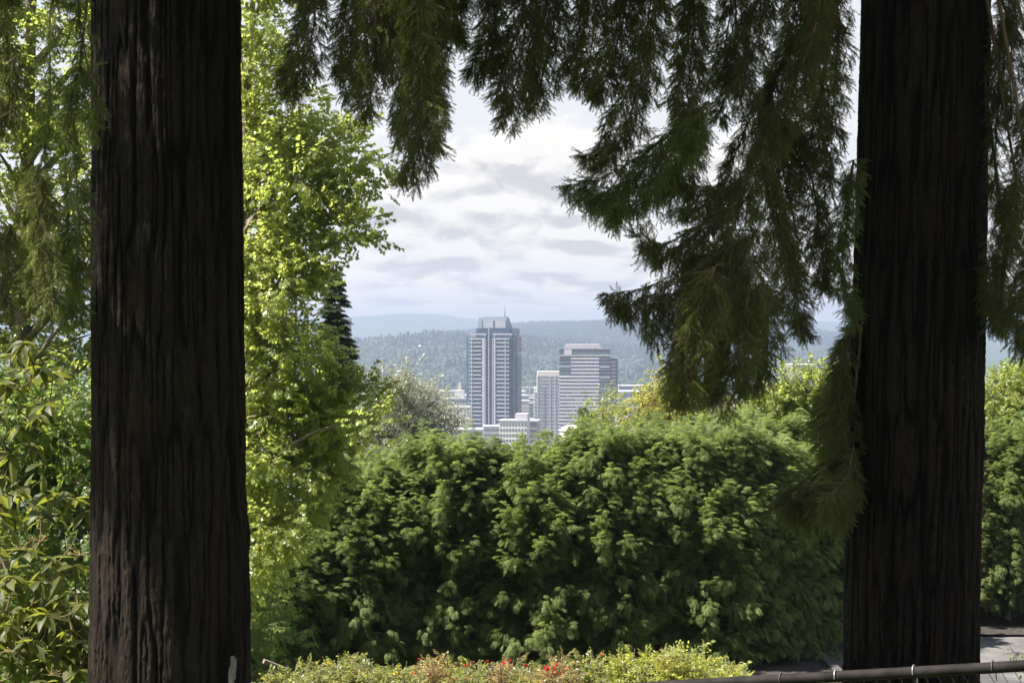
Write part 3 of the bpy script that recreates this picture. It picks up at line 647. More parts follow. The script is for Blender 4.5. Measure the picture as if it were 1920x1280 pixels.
# back row, seen over and beside the front one, running on behind the paved walk
back = [(700, 868, 38.6), (800, 850, 38.6), (960, 868, 38.4), (1140, 822, 38.8), (1280, 786, 38.6), (1440, 782, 38.8)]
for k, (px, py, D) in enumerate(back):
    cypress((px-960)/F*D, D, CZ+(HOR-py)/F*D, .85, ORD[k]+' cypress from the left in the back row, its top showing over the hedge', 'cypress trees in the back row', dens=.7, zlow=-4.2)
right = [(1545, 850, 40.3), (1640, 830, 40.8), (1740, 820, 40.6), (1820, 812, 40.4), (1890, 806, 40.2), (1960, 800, 40.6)]
for k, (px, py, D) in enumerate(right):
    D = D+.2; zl = CZ+(HOR-1120)/F*D
    cypress((px-960)/F*D, D, CZ+(HOR-py)/F*D, .95, ORD[k]+' cypress from the left in the row beyond the paved walk', 'cypress trees beyond the paved walk', dens=1.0, zlow=zl)
# dark clipped undergrowth below that row
P = np.stack([rng.uniform(5.8, 13.5, 2600), rng.uniform(40.4, 42.6, 2600), np.full(2600, -6.9+CZ)+rng.uniform(.0, 1.15, 2600)], 1)
tag(foliage('low_shrubbery', OVAL, [M['shade_tint_leaf'], M['wood']], P, rand_dirs(len(P))+np.array([0, -.5, .2]), np.array([0, 0, 1.])+rng.normal(size=P.shape)*.4, rng.uniform(.8, 1.3, len(P))), 'low dark shrubbery in the shade under the cypresses beyond the walk', 'shrubbery')

# ------------------------------------------------------------------ broadleaved and other trees
def leafy(name, label, twigs, mats, base, blobs_px, dens, scale=1.0, r0=.16, group=None, trunkmat='wood_grey', hollow=.45, per=3, flat=.85):
    blobs = [(pt(px, py, D), r/F*D) for (px, py, r, D) in blobs_px]
    zb = T(base[0], base[1]); q0 = np.array([base[0], base[1], zb]); root = thing(name, label, 'tree' if 'tree' in name or 'maple' in name else 'shrub', tuple(q0), 0, group)
    tb = max(b[0][2] for b in blobs); a = Acc()
    loc = [(b[0]-q0, b[1]) for b in blobs]; cx = np.mean([b[0] for b in loc], 0)
    limbs(a, (0, 0, -.2), (cx[0]*.6, cx[1]*.6, (tb-zb)), r0, loc, per=per)
    obj('trunk', a.mesh('trunk', M[trunkmat]), root)
    crown('foliage', twigs, mats, blobs, dens, root, scale, hollow=hollow, flat=flat)
    return root
mb = []
# maple outline: (row, right edge of the crown)
for (py, ex) in [(-60, 535), (40, 525), (130, 525), (215, 575), (265, 650), (290, 672), (350, 660), (420, 675), (480, 625), (545, 575), (600, 572), (650, 600), (700, 622), (760, 680), (800, 675), (860, 650), (920, 600), (985, 570), (1040, 535), (1090, 510)]:
    r = 42 if py > 0 else 60
    x = ex-r*.85
    while x > 425:
        mb.append((x+rng.uniform(-8, 8), py+rng.uniform(-12, 12), r*rng.uniform(.85, 1.15), 26.5+rng.uniform(-1.0, 1.2)+(ex-x)*.004)); x -= r*1.35
mb += [(702, 300, 13, 26), (690, 335, 16, 26), (676, 440, 16, 26), (700, 795, 22, 25.5), (655, 265, 18, 26)]
mb_left = [(px, py, 78, 29.9+rng.uniform(-.9, .9)) for px in range(-60, 330, 95) for py in range(-120, 900, 105)]
leafy('maple_tree', 'tall sunlit maple with yellow green leaves rising right of the knotted trunk', MAPLE, [M['maple'], M['wood_grey']], ((380-960)/F*26.5, 27.2), mb, 22, 1.0, .18, hollow=.2, per=1)
leafy('maple_tree', 'backlit green maple filling the gap left of the knotted trunk', MAPLE, [M['maple'], M['wood_grey']], ((-40-960)/F*30, 30.2), mb_left, 7.5, 1.0, .26, hollow=.3, per=1)
lb = [(px, py, 60, 19+rng.uniform(-.8, .8)) for px in (-20, 40, 100, 160, 200) for py in (770, 820, 870, 900, 980, 1060, 1150, 1240)]
leafy('broadleaf_shrub', 'dark bluish green shrub behind the rhododendron', MAPLE, [M['shade_tint_leaf'], M['wood_grey']], ((80-960)/F*19, 19.5), lb, 17, .8, .06, hollow=.3)
lb = [(px, py, 46, 30+rng.uniform(-.8, .8)) for px in (400, 470, 520) for py in (1110, 1170, 1230)]
leafy('broadleaf_shrub', 'shaded green shrub at the foot of the maple left of the hedge', OVAL, [M['shade_tint_leaf'], M['wood_grey']], ((440-960)/F*30, 30.5), lb, 14, .8, .06, hollow=.3)
sb = [(px, py, r, 47+rng.uniform(-1, 1)) for (px, py, r) in [(760, 735, 34), (725, 765, 34), (700, 800, 30), (790, 770, 34), (755, 800, 38), (825, 790, 26), (810, 825, 30), (700, 745, 20), (770, 705, 16), (742, 715, 14), (835, 765, 12), (690, 715, 8), (722, 700, 10), (820, 745, 12), (740, 840, 40), (690, 850, 40)]]
leafy('pear_tree', 'silvery grey green tree standing behind the hedge left of the tallest tower', SLIM, [M['silver'], M['wood_grey']], ((760-960)/F*47, 47.3), sb, 27, 1.15, .12)
gb = [(px, py, r, 46+rng.uniform(-1, 1)) for (px, py, r) in [(1240, 760, 30), (1205, 775, 20), (1270, 735, 26), (1235, 715, 9), (1255, 700, 9), (1215, 740, 10), (1290, 760, 34), (1195, 760, 8), (1180, 790, 18), (1250, 790, 36), (1320, 770, 36)]]
leafy('golden_tree', 'golden green leafy tree top right of the striped office block', OVAL, [M['maple_gold'], M['wood_grey']], ((1255-960)/F*46, 46.3), gb, 26, 1.2, .10)
gb = [(px, py, r, 47+rng.uniform(-1, 1)) for (px, py, r) in [(1500, 740, 34), (1460, 760, 34), (1540, 730, 34), (1580, 740, 34), (1490, 705, 12), (1535, 695, 10), (1555, 690, 14), (1620, 740, 40), (1440, 790, 40), (1500, 790, 42), (1560, 790, 42), (1625, 800, 42)]]
leafy('lime_tree', 'bright yellow green leafy tree left of the leaning trunk above the hedge', MAPLE, [M['maple'], M['wood_grey']], ((1530-960)/F*47, 47.3), gb, 26, 1.1, .12)
gb = [(px, py, r, 44.5+rng.uniform(-1, 1)) for (px, py, r) in [(1880, 735, 36), (1925, 720, 36), (1850, 755, 30), (1900, 780, 40), (1850, 800, 36), (1960, 760, 60), (1800, 790, 40)]]
leafy('lime_tree', 'bright yellow green leafy tree right of the leaning trunk', MAPLE, [M['maple'], M['wood_grey']], ((1900-960)/F*44.5, 45), gb, 24, 1.0, .12)
gb = [(px, py, r, 43+rng.uniform(-1, 1)) for (px, py, r) in [(1120, 790, 16), (1132, 762, 10), (1145, 780, 12), (1128, 745, 6), (1110, 810, 22), (1150, 805, 22)]]
leafy('young_tree', 'thin pale tree top standing in front of the striped office block', SLIM, [M['maple'], M['wood_grey']], ((1130-960)/F*43, 43.3), gb, 26, 1.0, .06)
# dark conifers behind
def conifer(px, py, D, H, rmax, label, dens=1.0, nm='spruce_tree'):
    x = (px-960)/F*D; top = CZ+(HOR-py)/F*D; zb = T(x, D); root = thing(nm, label, 'tree', (x, D, zb)); a = Acc(); Ht = top-zb
    tube(a, [(0, 0, -.2), (0, 0, Ht*.5), (0, 0, Ht)], [rmax*.09+.05, rmax*.06+.02, .01], 7); P, Dn = [], []
    zz = Ht-.1
    while zz > max(.5, Ht-H):
        f = (Ht-zz)/H; L = rmax*min(1, f*1.15+.06)
        for _ in range(6):
            az_ = rng.uniform(0, 6.28); d = np.array([math.cos(az_), math.sin(az_), 0]); l = L*rng.uniform(.6, 1.15); s = np.linspace(0, 1, 5)[:, None]
            p = np.array([0, 0, zz])+d*l*s+np.array([0, 0, 1.])*(-.28*l*s+.16*l*s**3); tube(a, p, np.linspace(.02, .005, 5), 3)
            m_ = int(l*42*dens)+3; t = rng.uniform(.15, 1, m_)[:, None]; sd = np.array([-d[1], d[0], 0]); q = rng.uniform(-1, 1, (m_, 1))
            P.append(np.array([0, 0, zz+rng.uniform(-.12, .12)])+d*l*t+np.array([0, 0, 1.])*(-.28*l*t+.16*l*t**3)+sd*q*(1-t*.7)*l*.28+np.array([0, 0, -1.])*np.abs(q)*.05); Dn.append(norm(d*.9+sd*q*.9+np.array([0, 0, -.25])))
        zz -= .08+.09*L
    obj('trunk', a.mesh('trunk', M['wood']), root); P = np.vstack(P)+np.array([x, D, zb]); Dn = np.vstack(Dn)
    foliage('foliage', FIRFAR, [M['darkfir'], M['wood']], P, Dn, np.array([0, 0, 1.])+rng.normal(size=P.shape)*.15, rng.uniform(1.1, 1.8, len(P)), root)
conifer(628, 505, 52, 7.5, 1.15, 'dark spruce showing past the maple edge beside the hazy hills', 1.0)
conifer(1102, 764, 55, 2.6, .62, 'small dark spruce tip in front of the striped office block', 1.4)

# ------------------------------------------------------------------ rhododendron at the lower left: each large leaf is a part
def rleaf_mesh(L, w, bend, seed):
    a = Acc(); ns = 6; V = []
    for i in range(ns+1):
        t = i/ns; ww = w*math.sin(math.pi*min(1, .06+t*.94)**.85)*(1 if i < ns else 0); z = -bend*L*t*t
        V += [[L*t, -ww, z+ww*.35], [L*t, 0, z], [L*t, ww, z+ww*.35]]
    Fq = []
    for i in range(ns):
        b = i*3; Fq += [[b, b+3, b+4, b+1], [b+1, b+4, b+5, b+2]]
    a.add(V, np.array(Fq)); return a.mesh('leaf', M['rhodo'])
RL = [rleaf_mesh(.135, .0255, .25, 0), rleaf_mesh(.118, .0245, .45, 1), rleaf_mesh(.148, .028, .12, 2), rleaf_mesh(.105, .022, .6, 3)]
RLA = []
for me_ in RL:
    t = Acc(); V = np.empty(len(me_.vertices)*3, np.float32); me_.vertices.foreach_get('co', V); idx = np.array([p_.vertices[:] for p_ in me_.polygons]); t.add(V.reshape(-1, 3), idx); RLA.append(t)
rb = thing('rhododendron_bush', 'rhododendron with large glossy leaves and dry seed heads left of the knotted trunk', 'shrub', ((20-960)/F*12.3, 12.3, T(-3.6, 12.3)))
q0 = np.array(rb.location)
wh = [(20, 665), (75, 690), (45, 640), (5, 720), (100, 700), (70, 780), (40, 800), (85, 760), (65, 835), (20, 850), (30, 920), (75, 960), (140, 935), (110, 925), (160, 960), (95, 1045), (50, 1030), (140, 1060), (70, 1090), (20, 1080), (125, 1110), (160, 1130),
      (40, 1140), (85, 1150), (10, 1170), (130, 1180), (60, 1200), (165, 1200), (100, 1230), (30, 1240), (150, 1255), (70, 1275), (-15, 1010), (-20, 900), (-25, 760), (-25, 1120)]
a = Acc(); forks = [np.array([.0, .1, 0]), np.array([-.25, .2, 0]), np.array([.2, .15, 0])]; count = 0; tips = []
nodes = [np.array([x_, .25, z_]) for x_, z_ in ((-.1, .2), (.1, .5), (-.15, .9), (.2, .1))]
for (px, py) in sorted(wh, key=lambda w: -w[1]):
    D = 12.3+rng.uniform(-.35, .35); tip = pt(px, py, D)-q0; tips.append(tip)
    near_ = min(nodes, key=lambda q: np.linalg.norm((q-tip)*[1, 1, .8])+(.6 if q[2] > tip[2]-.03 else 0)); b0 = near_; m_ = (b0+tip)/2+np.array([rng.uniform(-.02, .02), .03, -.04]); pth = spline([b0, m_, tip], .05); tube(a, pth, np.linspace(.007, .004, len(pth)), 5); nodes.append(pth[-2]); nodes.append(m_)
    nl = rng.integers(7, 10); ph = rng.uniform(0, 6.28)
    for k in range(nl):
        if count >= 290: break
        az_ = ph+k*2.4; e = rng.uniform(-.75, .25); d = np.array([math.cos(az_), math.sin(az_)*.8-.15, e]); d = norm(d); eu = euler(d[None], (np.array([0, 0, 1.])+rng.normal(size=3)*.3)[None])[0]
        o = obj('leaf', RL[rng.integers(4)], rb); o.location = tip+rng.normal(size=3)*.004+np.array([0, 0, -.012*k/nl]); o.rotation_euler = eu; s = rng.uniform(.85, 1.35); o.scale = (s, s, s); count += 1
obj('stems', a.mesh('stems', M['wood']), rb)
P, D_ = [], []
for (px, py, r, D, n_) in [(50, 1180, 140, 12.9, 480), (10, 960, 110, 13.1, 120), (20, 720, 90, 13.1, 60), (140, 1230, 90, 12.8, 170)]:
    c = pt(px, py, D); off = rand_dirs(n_)*(rng.random((n_, 1))**.5)*r/F*D; P.append(c+off*np.array([1, .7, 1])); D_.append(rand_dirs(n_)*np.array([1, .8, .6])+np.array([0, -.1, -.25]))
P = np.vstack(P); foliage('inner_leaves', RLA, [M['rhodo']], P, np.vstack(D_), np.array([0, 0, 1.])+rng.normal(size=P.shape)*.35, rng.uniform(1.0, 1.5, len(P)), rb)
for (px, py) in [(75, 1015), (150, 1040), (40, 1030), (145, 905), (80, 755), (100, 1085), (165, 1100), (30, 1225), (95, 1265)]:
    a = Acc(); c = pt(px, py, 12.1)-q0
    for k in range(14):
        d = norm(rng.normal(size=3)*[1, 1, .5]+[0, 0, .6]); e = c+d*rng.uniform(.045, .085); tube(a, [c, (c+e)/2+[0, 0, .004], e, e+d*.012], [.001, .001, .0012, .0022], 4)
    obj('seed_head', a.mesh('seed_head', M['dry']), rb)

# ------------------------------------------------------------------ rose bed
def rosebloom(r):
    a = Acc()
    for ring, (n_, rad, tilt) in enumerate([(3, .35, 1.2), (5, .7, .8), (6, 1.0, .35)]):
        for k in range(n_):
            az_ = k*2*math.pi/n_+ring*.5; d = np.array([math.cos(az_), math.sin(az_), 0]); sd = np.array([-d[1], d[0], 0]); up = np.array([0, 0, 1.])
            b = d*.1*r; m_ = d*r*rad*.65+up*r*.5*tilt; t_ = d*r*rad+up*r*.75*tilt; w = r*.5
            a.add([b-sd*w*.3, b+sd*w*.3, m_+sd*w, t_+sd*w*.5, t_-sd*w*.5, m_-sd*w], np.array([[0, 1, 2, 5], [5, 2, 3, 4]]))
    return a
BM = {k: rosebloom(.036).mesh('bloom', M[k]) for k in ('petal', 'petal_orange', 'petal_yellow')}
def rose(px, py, D, w, mats, blooms, label, cat='rose bush', nm='rose_bush', twigs=None, n_=330, s=1.0):
    n_ *= 3; py -= 5; s *= 1.15
    x = (px-960)/F*D; zb = T(x, D); top = CZ+(HOR-py)/F*D; root = thing(nm, label, cat, (x, D, zb), 0, 'shrubs of the rose bed'); q0 = np.array([x, D, zb]); H = top-zb; W2 = w/F*D/2
    a = Acc(); P, Dn, pk = [], [], []
    for k in range(30):
        ex, ey = rng.uniform(-1, 1)*W2, rng.uniform(-.5, .5); hz = H*(rng.uniform(.70, 1.02)-.16*(ex/W2)**2); e = np.array([ex, ey, hz])
        pth = spline([np.array([ex*.15, ey*.2, 0]), np.array([ex*.6, ey*.6, hz*.55]), e], .15); tube(a, pth, np.linspace(.007, .002, len(pth)), 4)
        m_ = n_//30; t = rng.uniform(.35, 1.0, m_)**.8; i_ = (t*(len(pth)-1)).astype(int); P.append(pth[i_]+rng.normal(size=(m_, 3))*.05+q0); Dn.append(norm(rng.normal(size=(m_, 3))*[1, 1, .6]+[0, 0, .55]))
    obj('canes', a.mesh('canes', M['wood_grey']), root); P = np.vstack(P); Dn = np.vstack(Dn)
    foliage('foliage', twigs or ROSE, mats, P, Dn, np.array([0, 0, 1.])+rng.normal(size=P.shape)*.3, rng.uniform(.8, 1.35, len(P))*s, root)
    for (bx, by, kd) in blooms:
        o = obj('bloom', BM[kd], root); o.location = pt(bx, by, D-.35)-q0; o.rotation_euler = (rng.uniform(.3, 1.3), rng.uniform(-.4, .4), rng.uniform(0, 6)); s_ = rng.uniform(.6, 1.05); o.scale = (s_,)*3
r_, o_, y_ = 'petal', 'petal_orange', 'petal_yellow'
G1, G2, G3 = [M['rose_leaf'], M['wood_grey']], [M['rose_red_leaf'], M['wood_grey']], [M['lime_leaf'], M['wood_grey']]
rose(535, 1252, 21.4, 90, G1, [], 'low sprawling rose bush beside the weathered plank at the left end of the bed')
rose(605, 1240, 20.8, 110, G1, [(615, 1246, y_)], 'rose bush with a single yellow bloom at the left of the bed')
rose(675, 1232, 21.2, 110, G1, [], 'tall bloomless rose bush in the left half of the bed')
rose(745, 1240, 20.8, 110, G1, [(742, 1262, y_)], 'green rose bush with a pale yellow bud below its top')
rose(810, 1243, 21.2, 90, G2, [(785, 1236, r_), (806, 1265, r_), (775, 1262, o_)], 'rose bush with reddish young shoots and one high red bloom')
rose(880, 1252, 20.9, 90, G1, [(851, 1274, r_), (872, 1272, o_), (874, 1249, r_)], 'rose bush with dark red blooms low in its leaves')
rose(935, 1244, 21.3, 90, G2, [(885, 1242, r_), (913, 1240, r_), (945, 1243, r_), (956, 1238, r_), (986, 1248, r_), (970, 1278, r_)], 'rose bush with a row of small red blooms along its top')
rose(1000, 1250, 21.0, 70, G1, [(1012, 1262, o_)], 'grey green rose bush between the two reddest ones')
rose(1045, 1236, 20.7, 70, G2, [(1025, 1252, r_), (1045, 1247, r_), (1036, 1264, r_), (1048, 1262, r_), (1040, 1255, r_), (1027, 1266, r_), (1060, 1254, o_)], 'rose bush with a tight cluster of deep red blooms')
rose(1110, 1235, 21.0, 90, G1, [(1128, 1226, o_)], 'pinkish tipped rose bush just right of the red cluster')
rose(1180, 1228, 21.0, 110, G3, [], 'lime green shrub left of the highest one in the rose bed', 'shrub', 'lime_shrub', n_=420)
rose(1260, 1213, 20.8, 130, G3, [], 'highest lime green shrub of the rose bed', 'shrub', 'lime_shrub', n_=560)
rose(1335, 1232, 21.0, 110, G3, [], 'lime green shrub sloping down at the right end of the rose bed', 'shrub', 'lime_shrub', n_=420)
rose(1392, 1262, 21.1, 60, G1, [], 'small low rose bush last before the pipe rail', n_=200)
sp_ = thing('leafy_sprig', 'bright yellow leafy sprig poking in at the right edge above the rail', 'plant', tuple(pt(1935, 1300, 9)))
a = Acc(); e_ = [pt(1935, 1300, 9), pt(1928, 1240, 9), pt(1912, 1222, 9), pt(1888, 1226, 9)]; e_ = spline(e_, .03); e_ = e_-np.array(sp_.location); tube(a, e_, np.linspace(.003, .001, len(e_)), 4); obj('stem', a.mesh('stem', M['wood_grey']), sp_)
k = 15; P = e_[np.linspace(len(e_)*.35, len(e_)-1, k).astype(int)]+np.array(sp_.location)
LF = leaf_twig('oval', .026, .05, 4, 33); foliage('leaves', [LF], G3, P, rand_dirs(k)+[-.3, 0, 0], np.tile([0, 0, 1.], (k, 1)), rng.uniform(.7, 1.1, k), sp_)
o = obj('plank', box_mesh('plank', M['plank'], (-.16, .16, -.05, .05, -.025, .025)), loc=tuple(pt(516, 1247, 21.6))); o.rotation_euler = (0, .42, .3); tag(o, 'weathered plank end leaning out of the rose bed at its left end', 'plank')

# ------------------------------------------------------------------ pipe rail with wire mesh
ra, rb_ = pt(1120, 1291, 7.65), pt(2010, 1241, 6.9)
fr = thing('wire_fence', 'dark sloping pipe rail with wire mesh crossing in front of the leaning trunk', 'fence', tuple(ra)); d = rb_-ra; Lr = np.linalg.norm(d)
a = Acc(); P = np.array([np.zeros(3)+d*(t*1.6-.3) for t in np.linspace(0, 1, 30)]); P[:, 2] -= .004*np.sin(np.linspace(0, 3, 30)); tube(a, P, .0235, 14); obj('top_rail', a.mesh('top_rail', M['rail']), fr)
for t in (-.28, 1.28):
    b = d*t; zb = T(ra[0]+b[0], ra[1]+b[1])-ra[2]; a = Acc(); tube(a, [b, (b[0], b[1], zb-.2)], .028, 12); obj('post', a.mesh('post', M['rail']), fr)
for (px, tw) in [(1566, 1), (1712, 1), (1463, .5), (1860, .6)]:
    t = ((px-960)/F-ra[0]/ra[1]); den = d[0]/1.0; 
    tt = min(np.linspace(0, 1, 2000), key=lambda q: abs((ra[0]+d[0]*q)/(ra[1]+d[1]*q)-(px-960)/F)); c = d*tt; dn = d/Lr; s1 = norm(np.cross(dn, [0, 0, 1.])); s2 = np.cross(s1, dn)
    th = np.linspace(-.4, math.pi*1.5, 18); Q = c+(np.cos(th)[:, None]*s1+np.sin(th)[:, None]*s2)*.0258+dn*np.linspace(0, .012, 18)[:, None]; Q = np.vstack([Q, Q[-1]+[.0, -.01, -.03]])
    a = Acc(); tube(a, Q, .0026, 5); obj('wire_tie', a.mesh('wire_tie', M['wire'] if tw == 1 else M['wire_dark']), fr)
a = Acc(); pitch = .052; nn_ = int(Lr*1.6/pitch)
for k in range(-int(nn_*.2), int(nn_*.82)):
    b = d/Lr*pitch*k; pts_ = []
    for j in range(22): pts_.append(b+d/Lr*(pitch*.5 if j % 2 else -pitch*.04)+np.array([0, .004*(1 if j % 2 else -1), -.026-.047*j]))
    tube(a, pts_, .0016, 4)
w_ = obj('wire_mesh', a.mesh('wire_mesh', M['wire_dark']), fr); w_['kind'] = 'stuff'

# ------------------------------------------------------------------ downtown
def facade(name, col, rough=.6, win=None):
    return plain(name, col, rough, .08, .08)
def glass(name, col, rough=.12, spec=.6, metallic=.35):
    m, n, o = newmat(name); p = n.new('ShaderNodeBsdfPrincipled'); n.lk(p.outputs[0], o.inputs[0]); t = n.new('ShaderNodeTexCoord')
    br_ = n.new('ShaderNodeTexBrick'); mp = n.new('ShaderNodeMapping'); mp.inputs['Rotation'].default_value = (math.radians(90), 0, 0); n.lk(t.outputs['Object'], mp.inputs[0])
    n1_ = n.noise(t.outputs['Object'], .35, 4); n.lk(n.mix(n.smooth(n1_, .3, .7), tuple(c*.7 for c in col), tuple(c*1.3 for c in col)), p.inputs['Base Color'])
    p.inputs['Roughness'].default_value = rough; p.inputs['Metallic'].default_value = metallic; p.inputs['Specular IOR Level'].default_value = spec
    n2_ = n.noise(t.outputs['Object'], .22, 3); b = n.new('ShaderNodeBump'); b.inputs['Strength'].default_value = .12; b.inputs['Distance'].default_value = .6; n.lk(n2_, b.inputs['Height']); n.lk(b.outputs[0], p.inputs['Normal'])
    return m
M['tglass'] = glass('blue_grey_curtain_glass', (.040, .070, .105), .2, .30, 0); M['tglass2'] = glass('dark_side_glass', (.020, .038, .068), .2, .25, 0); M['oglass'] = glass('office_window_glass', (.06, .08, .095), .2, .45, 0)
M['pale'] = facade('pale_lavender_cladding', (.255, .26, .295)); M['crown'] = facade('grey_rooftop_cladding', (.16, .19, .24)); M['crown2'] = facade('grey_rooftop_panels', (.20, .21, .24))
M['pink'] = facade('pinkish_precast_bands', (.37, .345, .375)); M['white'] = facade('white_render', (.50, .475, .445)); M['beige'] = facade('beige_render', (.47, .42, .375)); M['brick'] = facade('dark_brick', (.22, .17, .18))
M['greyroof'] = facade('grey_roofing', (.34, .34, .36)); M['green_glass'] = glass('pale_green_glass', (.44, .50, .47), .3, .45, 0); M['dark'] = plain('dark_metal', (.06, .065, .08), .6, .2, 1); M['tan'] = facade('brown_render', (.16, .13, .125)); M['slate'] = facade('slate_roofing', (.06, .07, .085))
M['winglass'] = glass('dark_window_glass', (.10, .12, .15), .2)
cache = {}
def part(nm, root, mat, *bs, key=None):
    return obj(nm, box_mesh(nm, M[mat], *bs), root)
def band(nm, root, mat, w, dep, h, loc):
    k = (nm, mat, round(w, 2), round(dep, 2), round(h, 2))
    if k not in cache: cache[k] = box_mesh(nm, M[mat], (-w/2, w/2, -dep/2, dep/2, -h/2, h/2))
    return obj(nm, cache[k], root, loc=loc)
GZ = -105+CZ
# tallest tower
D = 1500; s = D/F; th = math.radians(-18); fx = lambda c: (c-281)/5.12*s/.951; fz = lambda c: (HOR-(580+c/5.12))*s+CZ-GZ
c0 = pt(914.8, 620, D)
tw = thing('office_tower', 'tallest glass tower with a stepped grey top and roof mast', 'skyscraper', (c0[0], D, GZ), th)
x0, x1, ztop = fx(72), fx(488), fz(265)
part('glass_body', tw, 'tglass', (x0, x1, 0, 24, 0, ztop)); 
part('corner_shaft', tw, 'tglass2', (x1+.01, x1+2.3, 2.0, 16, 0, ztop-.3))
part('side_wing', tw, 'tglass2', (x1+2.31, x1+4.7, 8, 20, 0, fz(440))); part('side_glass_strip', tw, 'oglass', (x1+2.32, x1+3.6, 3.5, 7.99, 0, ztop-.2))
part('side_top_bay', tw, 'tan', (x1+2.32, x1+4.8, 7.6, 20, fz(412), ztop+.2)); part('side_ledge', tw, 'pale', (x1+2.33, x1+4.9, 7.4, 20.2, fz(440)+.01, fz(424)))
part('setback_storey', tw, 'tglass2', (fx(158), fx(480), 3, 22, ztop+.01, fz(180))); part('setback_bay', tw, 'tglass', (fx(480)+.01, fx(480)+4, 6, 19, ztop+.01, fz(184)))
a = Acc(); bx = (fx(165), fx(490)); z0_, z1_ = fz(180)+.01, fz(76)
V = boxv(bx[0], fx(452), 5, 20, z0_, z1_); V[4:, 0] += [.8, -.8, -3.4, .8]; a.add(V, BOXF); V = boxv(fx(214), fx(420), 7, 16, z1_, fz(68)); V[4:, 0] += [.6, -.6, -.6, .6]; a.add(V, BOXF)
obj('roof_crown', a.mesh('roof_crown', M['crown'], False), tw)
for (ca, cb) in ((214, 314), (334, 434)): part('crown_panel', tw, 'crown2', (fx(ca), fx(cb), 4.55, 4.99, fz(178), fz(108)))
for cc in (210, 324, 438): part('crown_fin', tw, 'dark', (fx(cc)-.35, fx(cc)+.35, 4.3, 4.98, fz(180), fz(106)))
a = Acc(); mx_ = fx(392); tube(a, [(mx_, 15, fz(68)), (mx_, 15, fz(20)), (mx_, 15, fz(-40))], [.45, .3, .12], 6); obj('roof_mast', a.mesh('roof_mast', M['dark']), tw)
fl = (fz(322)-fz(990))/17.2
for i in range(27):
    z = fz(322)-i*fl+.4
    if z < 4: break
    lng = i % 4 == 1
    a1 = fx(256) if lng else fx(220); band('floor_band', tw, 'pale', a1-fx(104), 1.4, .95, ((a1+fx(104))/2, -.72, z))
    b0 = fx(330) if lng else fx(370); band('floor_band', tw, 'pale', fx(490)-b0, 1.4, .95, ((b0+fx(490))/2, -.72, z))
for (ca, cb) in ((104, 262), (330, 490)): part('top_band', tw, 'pale', (fx(ca), fx(cb), -1.5, -.01, fz(288), fz(276)))
for (ca, cb) in ((110, 266), (332, 520)): part('terrace_rail', tw, 'pale', (fx(ca), fx(cb), -1.2, -.6, fz(243), fz(231)))
for ca in (130, 150, 250, 345, 500): part('terrace_post', tw, 'pale', (fx(ca)-.3, fx(ca)+.3, -1.1, -.7, fz(262), fz(243)))
for (ca, cb, d_) in ((232, 248, 1.6), (254, 262, 1.9), (329, 335, 1.9), (342, 358, 1.6)): part('vertical_fin', tw, 'pale', (fx(ca), fx(cb), -d_, -.011, 4, fz(290)))
for ca in (131, 453, 295): part('mullion', tw, 'pale', (fx(ca)-.28, fx(ca)+.28, -1.75, -.013, 4, fz(180) if ca == 295 else fz(290)))
for i in range(27):
    z = fz(300)-i*fl*1.0
    if z < 4: break
    band('centre_transom', tw, 'crown', fx(326)-fx(266), .5, .28, ((fx(326)+fx(266))/2, -.27, z)); band('side_transom', tw, 'crown', .3, 8, .3, (x1+4.65, 14, z))
# striped office block
D = 1420; s = D/F; q = lambda c: ((1000+c/6.4)-1103)*s; qz = lambda c: (HOR-(630+c/6.4))*s+CZ-GZ; c0 = pt(1103, 620, D)
ob = thing('office_block', 'broad office block with pale horizontal bands and dark upper corner windows', 'office building', (c0[0], D, GZ), math.radians(-4))
part('glass_body', ob, 'oglass', (q(310), q(920), .6, 34, 0, qz(158))); part('side_body', ob, 'oglass', (q(920)+.01, q(1012), 5, 32, 0, qz(265)))
a = Acc(); V = boxv(q(360), q(830), 5, 28, qz(158)+.01, qz(96)); V[4:, 0] += [1.4, -3, -3, 1.4]; a.add(V, BOXF); obj('roof_house', a.mesh('roof_house', M['pink'], False), ob)
a = Acc(); tube(a, [(q(745), 3, qz(158)), (q(745), 3, qz(130))], .3, 5); obj('roof_vent', a.mesh('roof_vent', M['dark']), ob)
part('corner_panel', ob, 'pink', (q(370), q(462), -.25, .59, qz(222), qz(160))); part('parapet', ob, 'dark', (q(306), q(924), .2, 34.3, qz(160), qz(152)))
fh = (qz(258)-qz(1040))/18.1
for i in range(26):
    z = qz(268)-i*fh
    if z < 2: break
    dark_left = i < 5
    if dark_left: band('floor_band', ob, 'pink', q(790)-q(450), 1.2, fh*.52, ((q(790)+q(450))/2, 0, z)); band('corner_band', ob, 'crown', q(446)-q(308), .7, fh*.16, ((q(446)+q(308))/2, .24, z))
    else: band('floor_band', ob, 'pink', q(790)-q(308), 1.2, fh*.56, ((q(790)+q(308))/2, 0, z))
    band('glazed_bay_band', ob, 'crown', q(920)-q(795), .9, fh*(.45 if i % 3 == 0 else .15), ((q(920)+q(795))/2, .14, z)); 
    if i > 0: band('side_band', ob, 'pink', q(985)-q(925), 1.2, fh*.52, ((q(985)+q(925))/2, 4.39, z)); band('side_corner_band', ob, 'crown', q(1012)-q(987), .8, fh*.2, ((q(1012)+q(987))/2, 4.59, z))
for zc in (232, 365, 490): part('bright_ledge', ob, 'white', (q(308), q(920) if zc == 232 else q(446), -.9, -.61 if zc != 232 else .58, qz(zc+4), qz(zc-4)))
for zc in (370, 495, 632, 768): part('bright_ledge', ob, 'white', (q(796), q(918), -.8, -.35, qz(zc+4), qz(zc-4)))
for k in range(17): band('mullion', ob, 'crown', .22, .5, qz(300)-3, (q(470)+k*(q(780)-q(470))/16, .33, (qz(300)+3)/2))
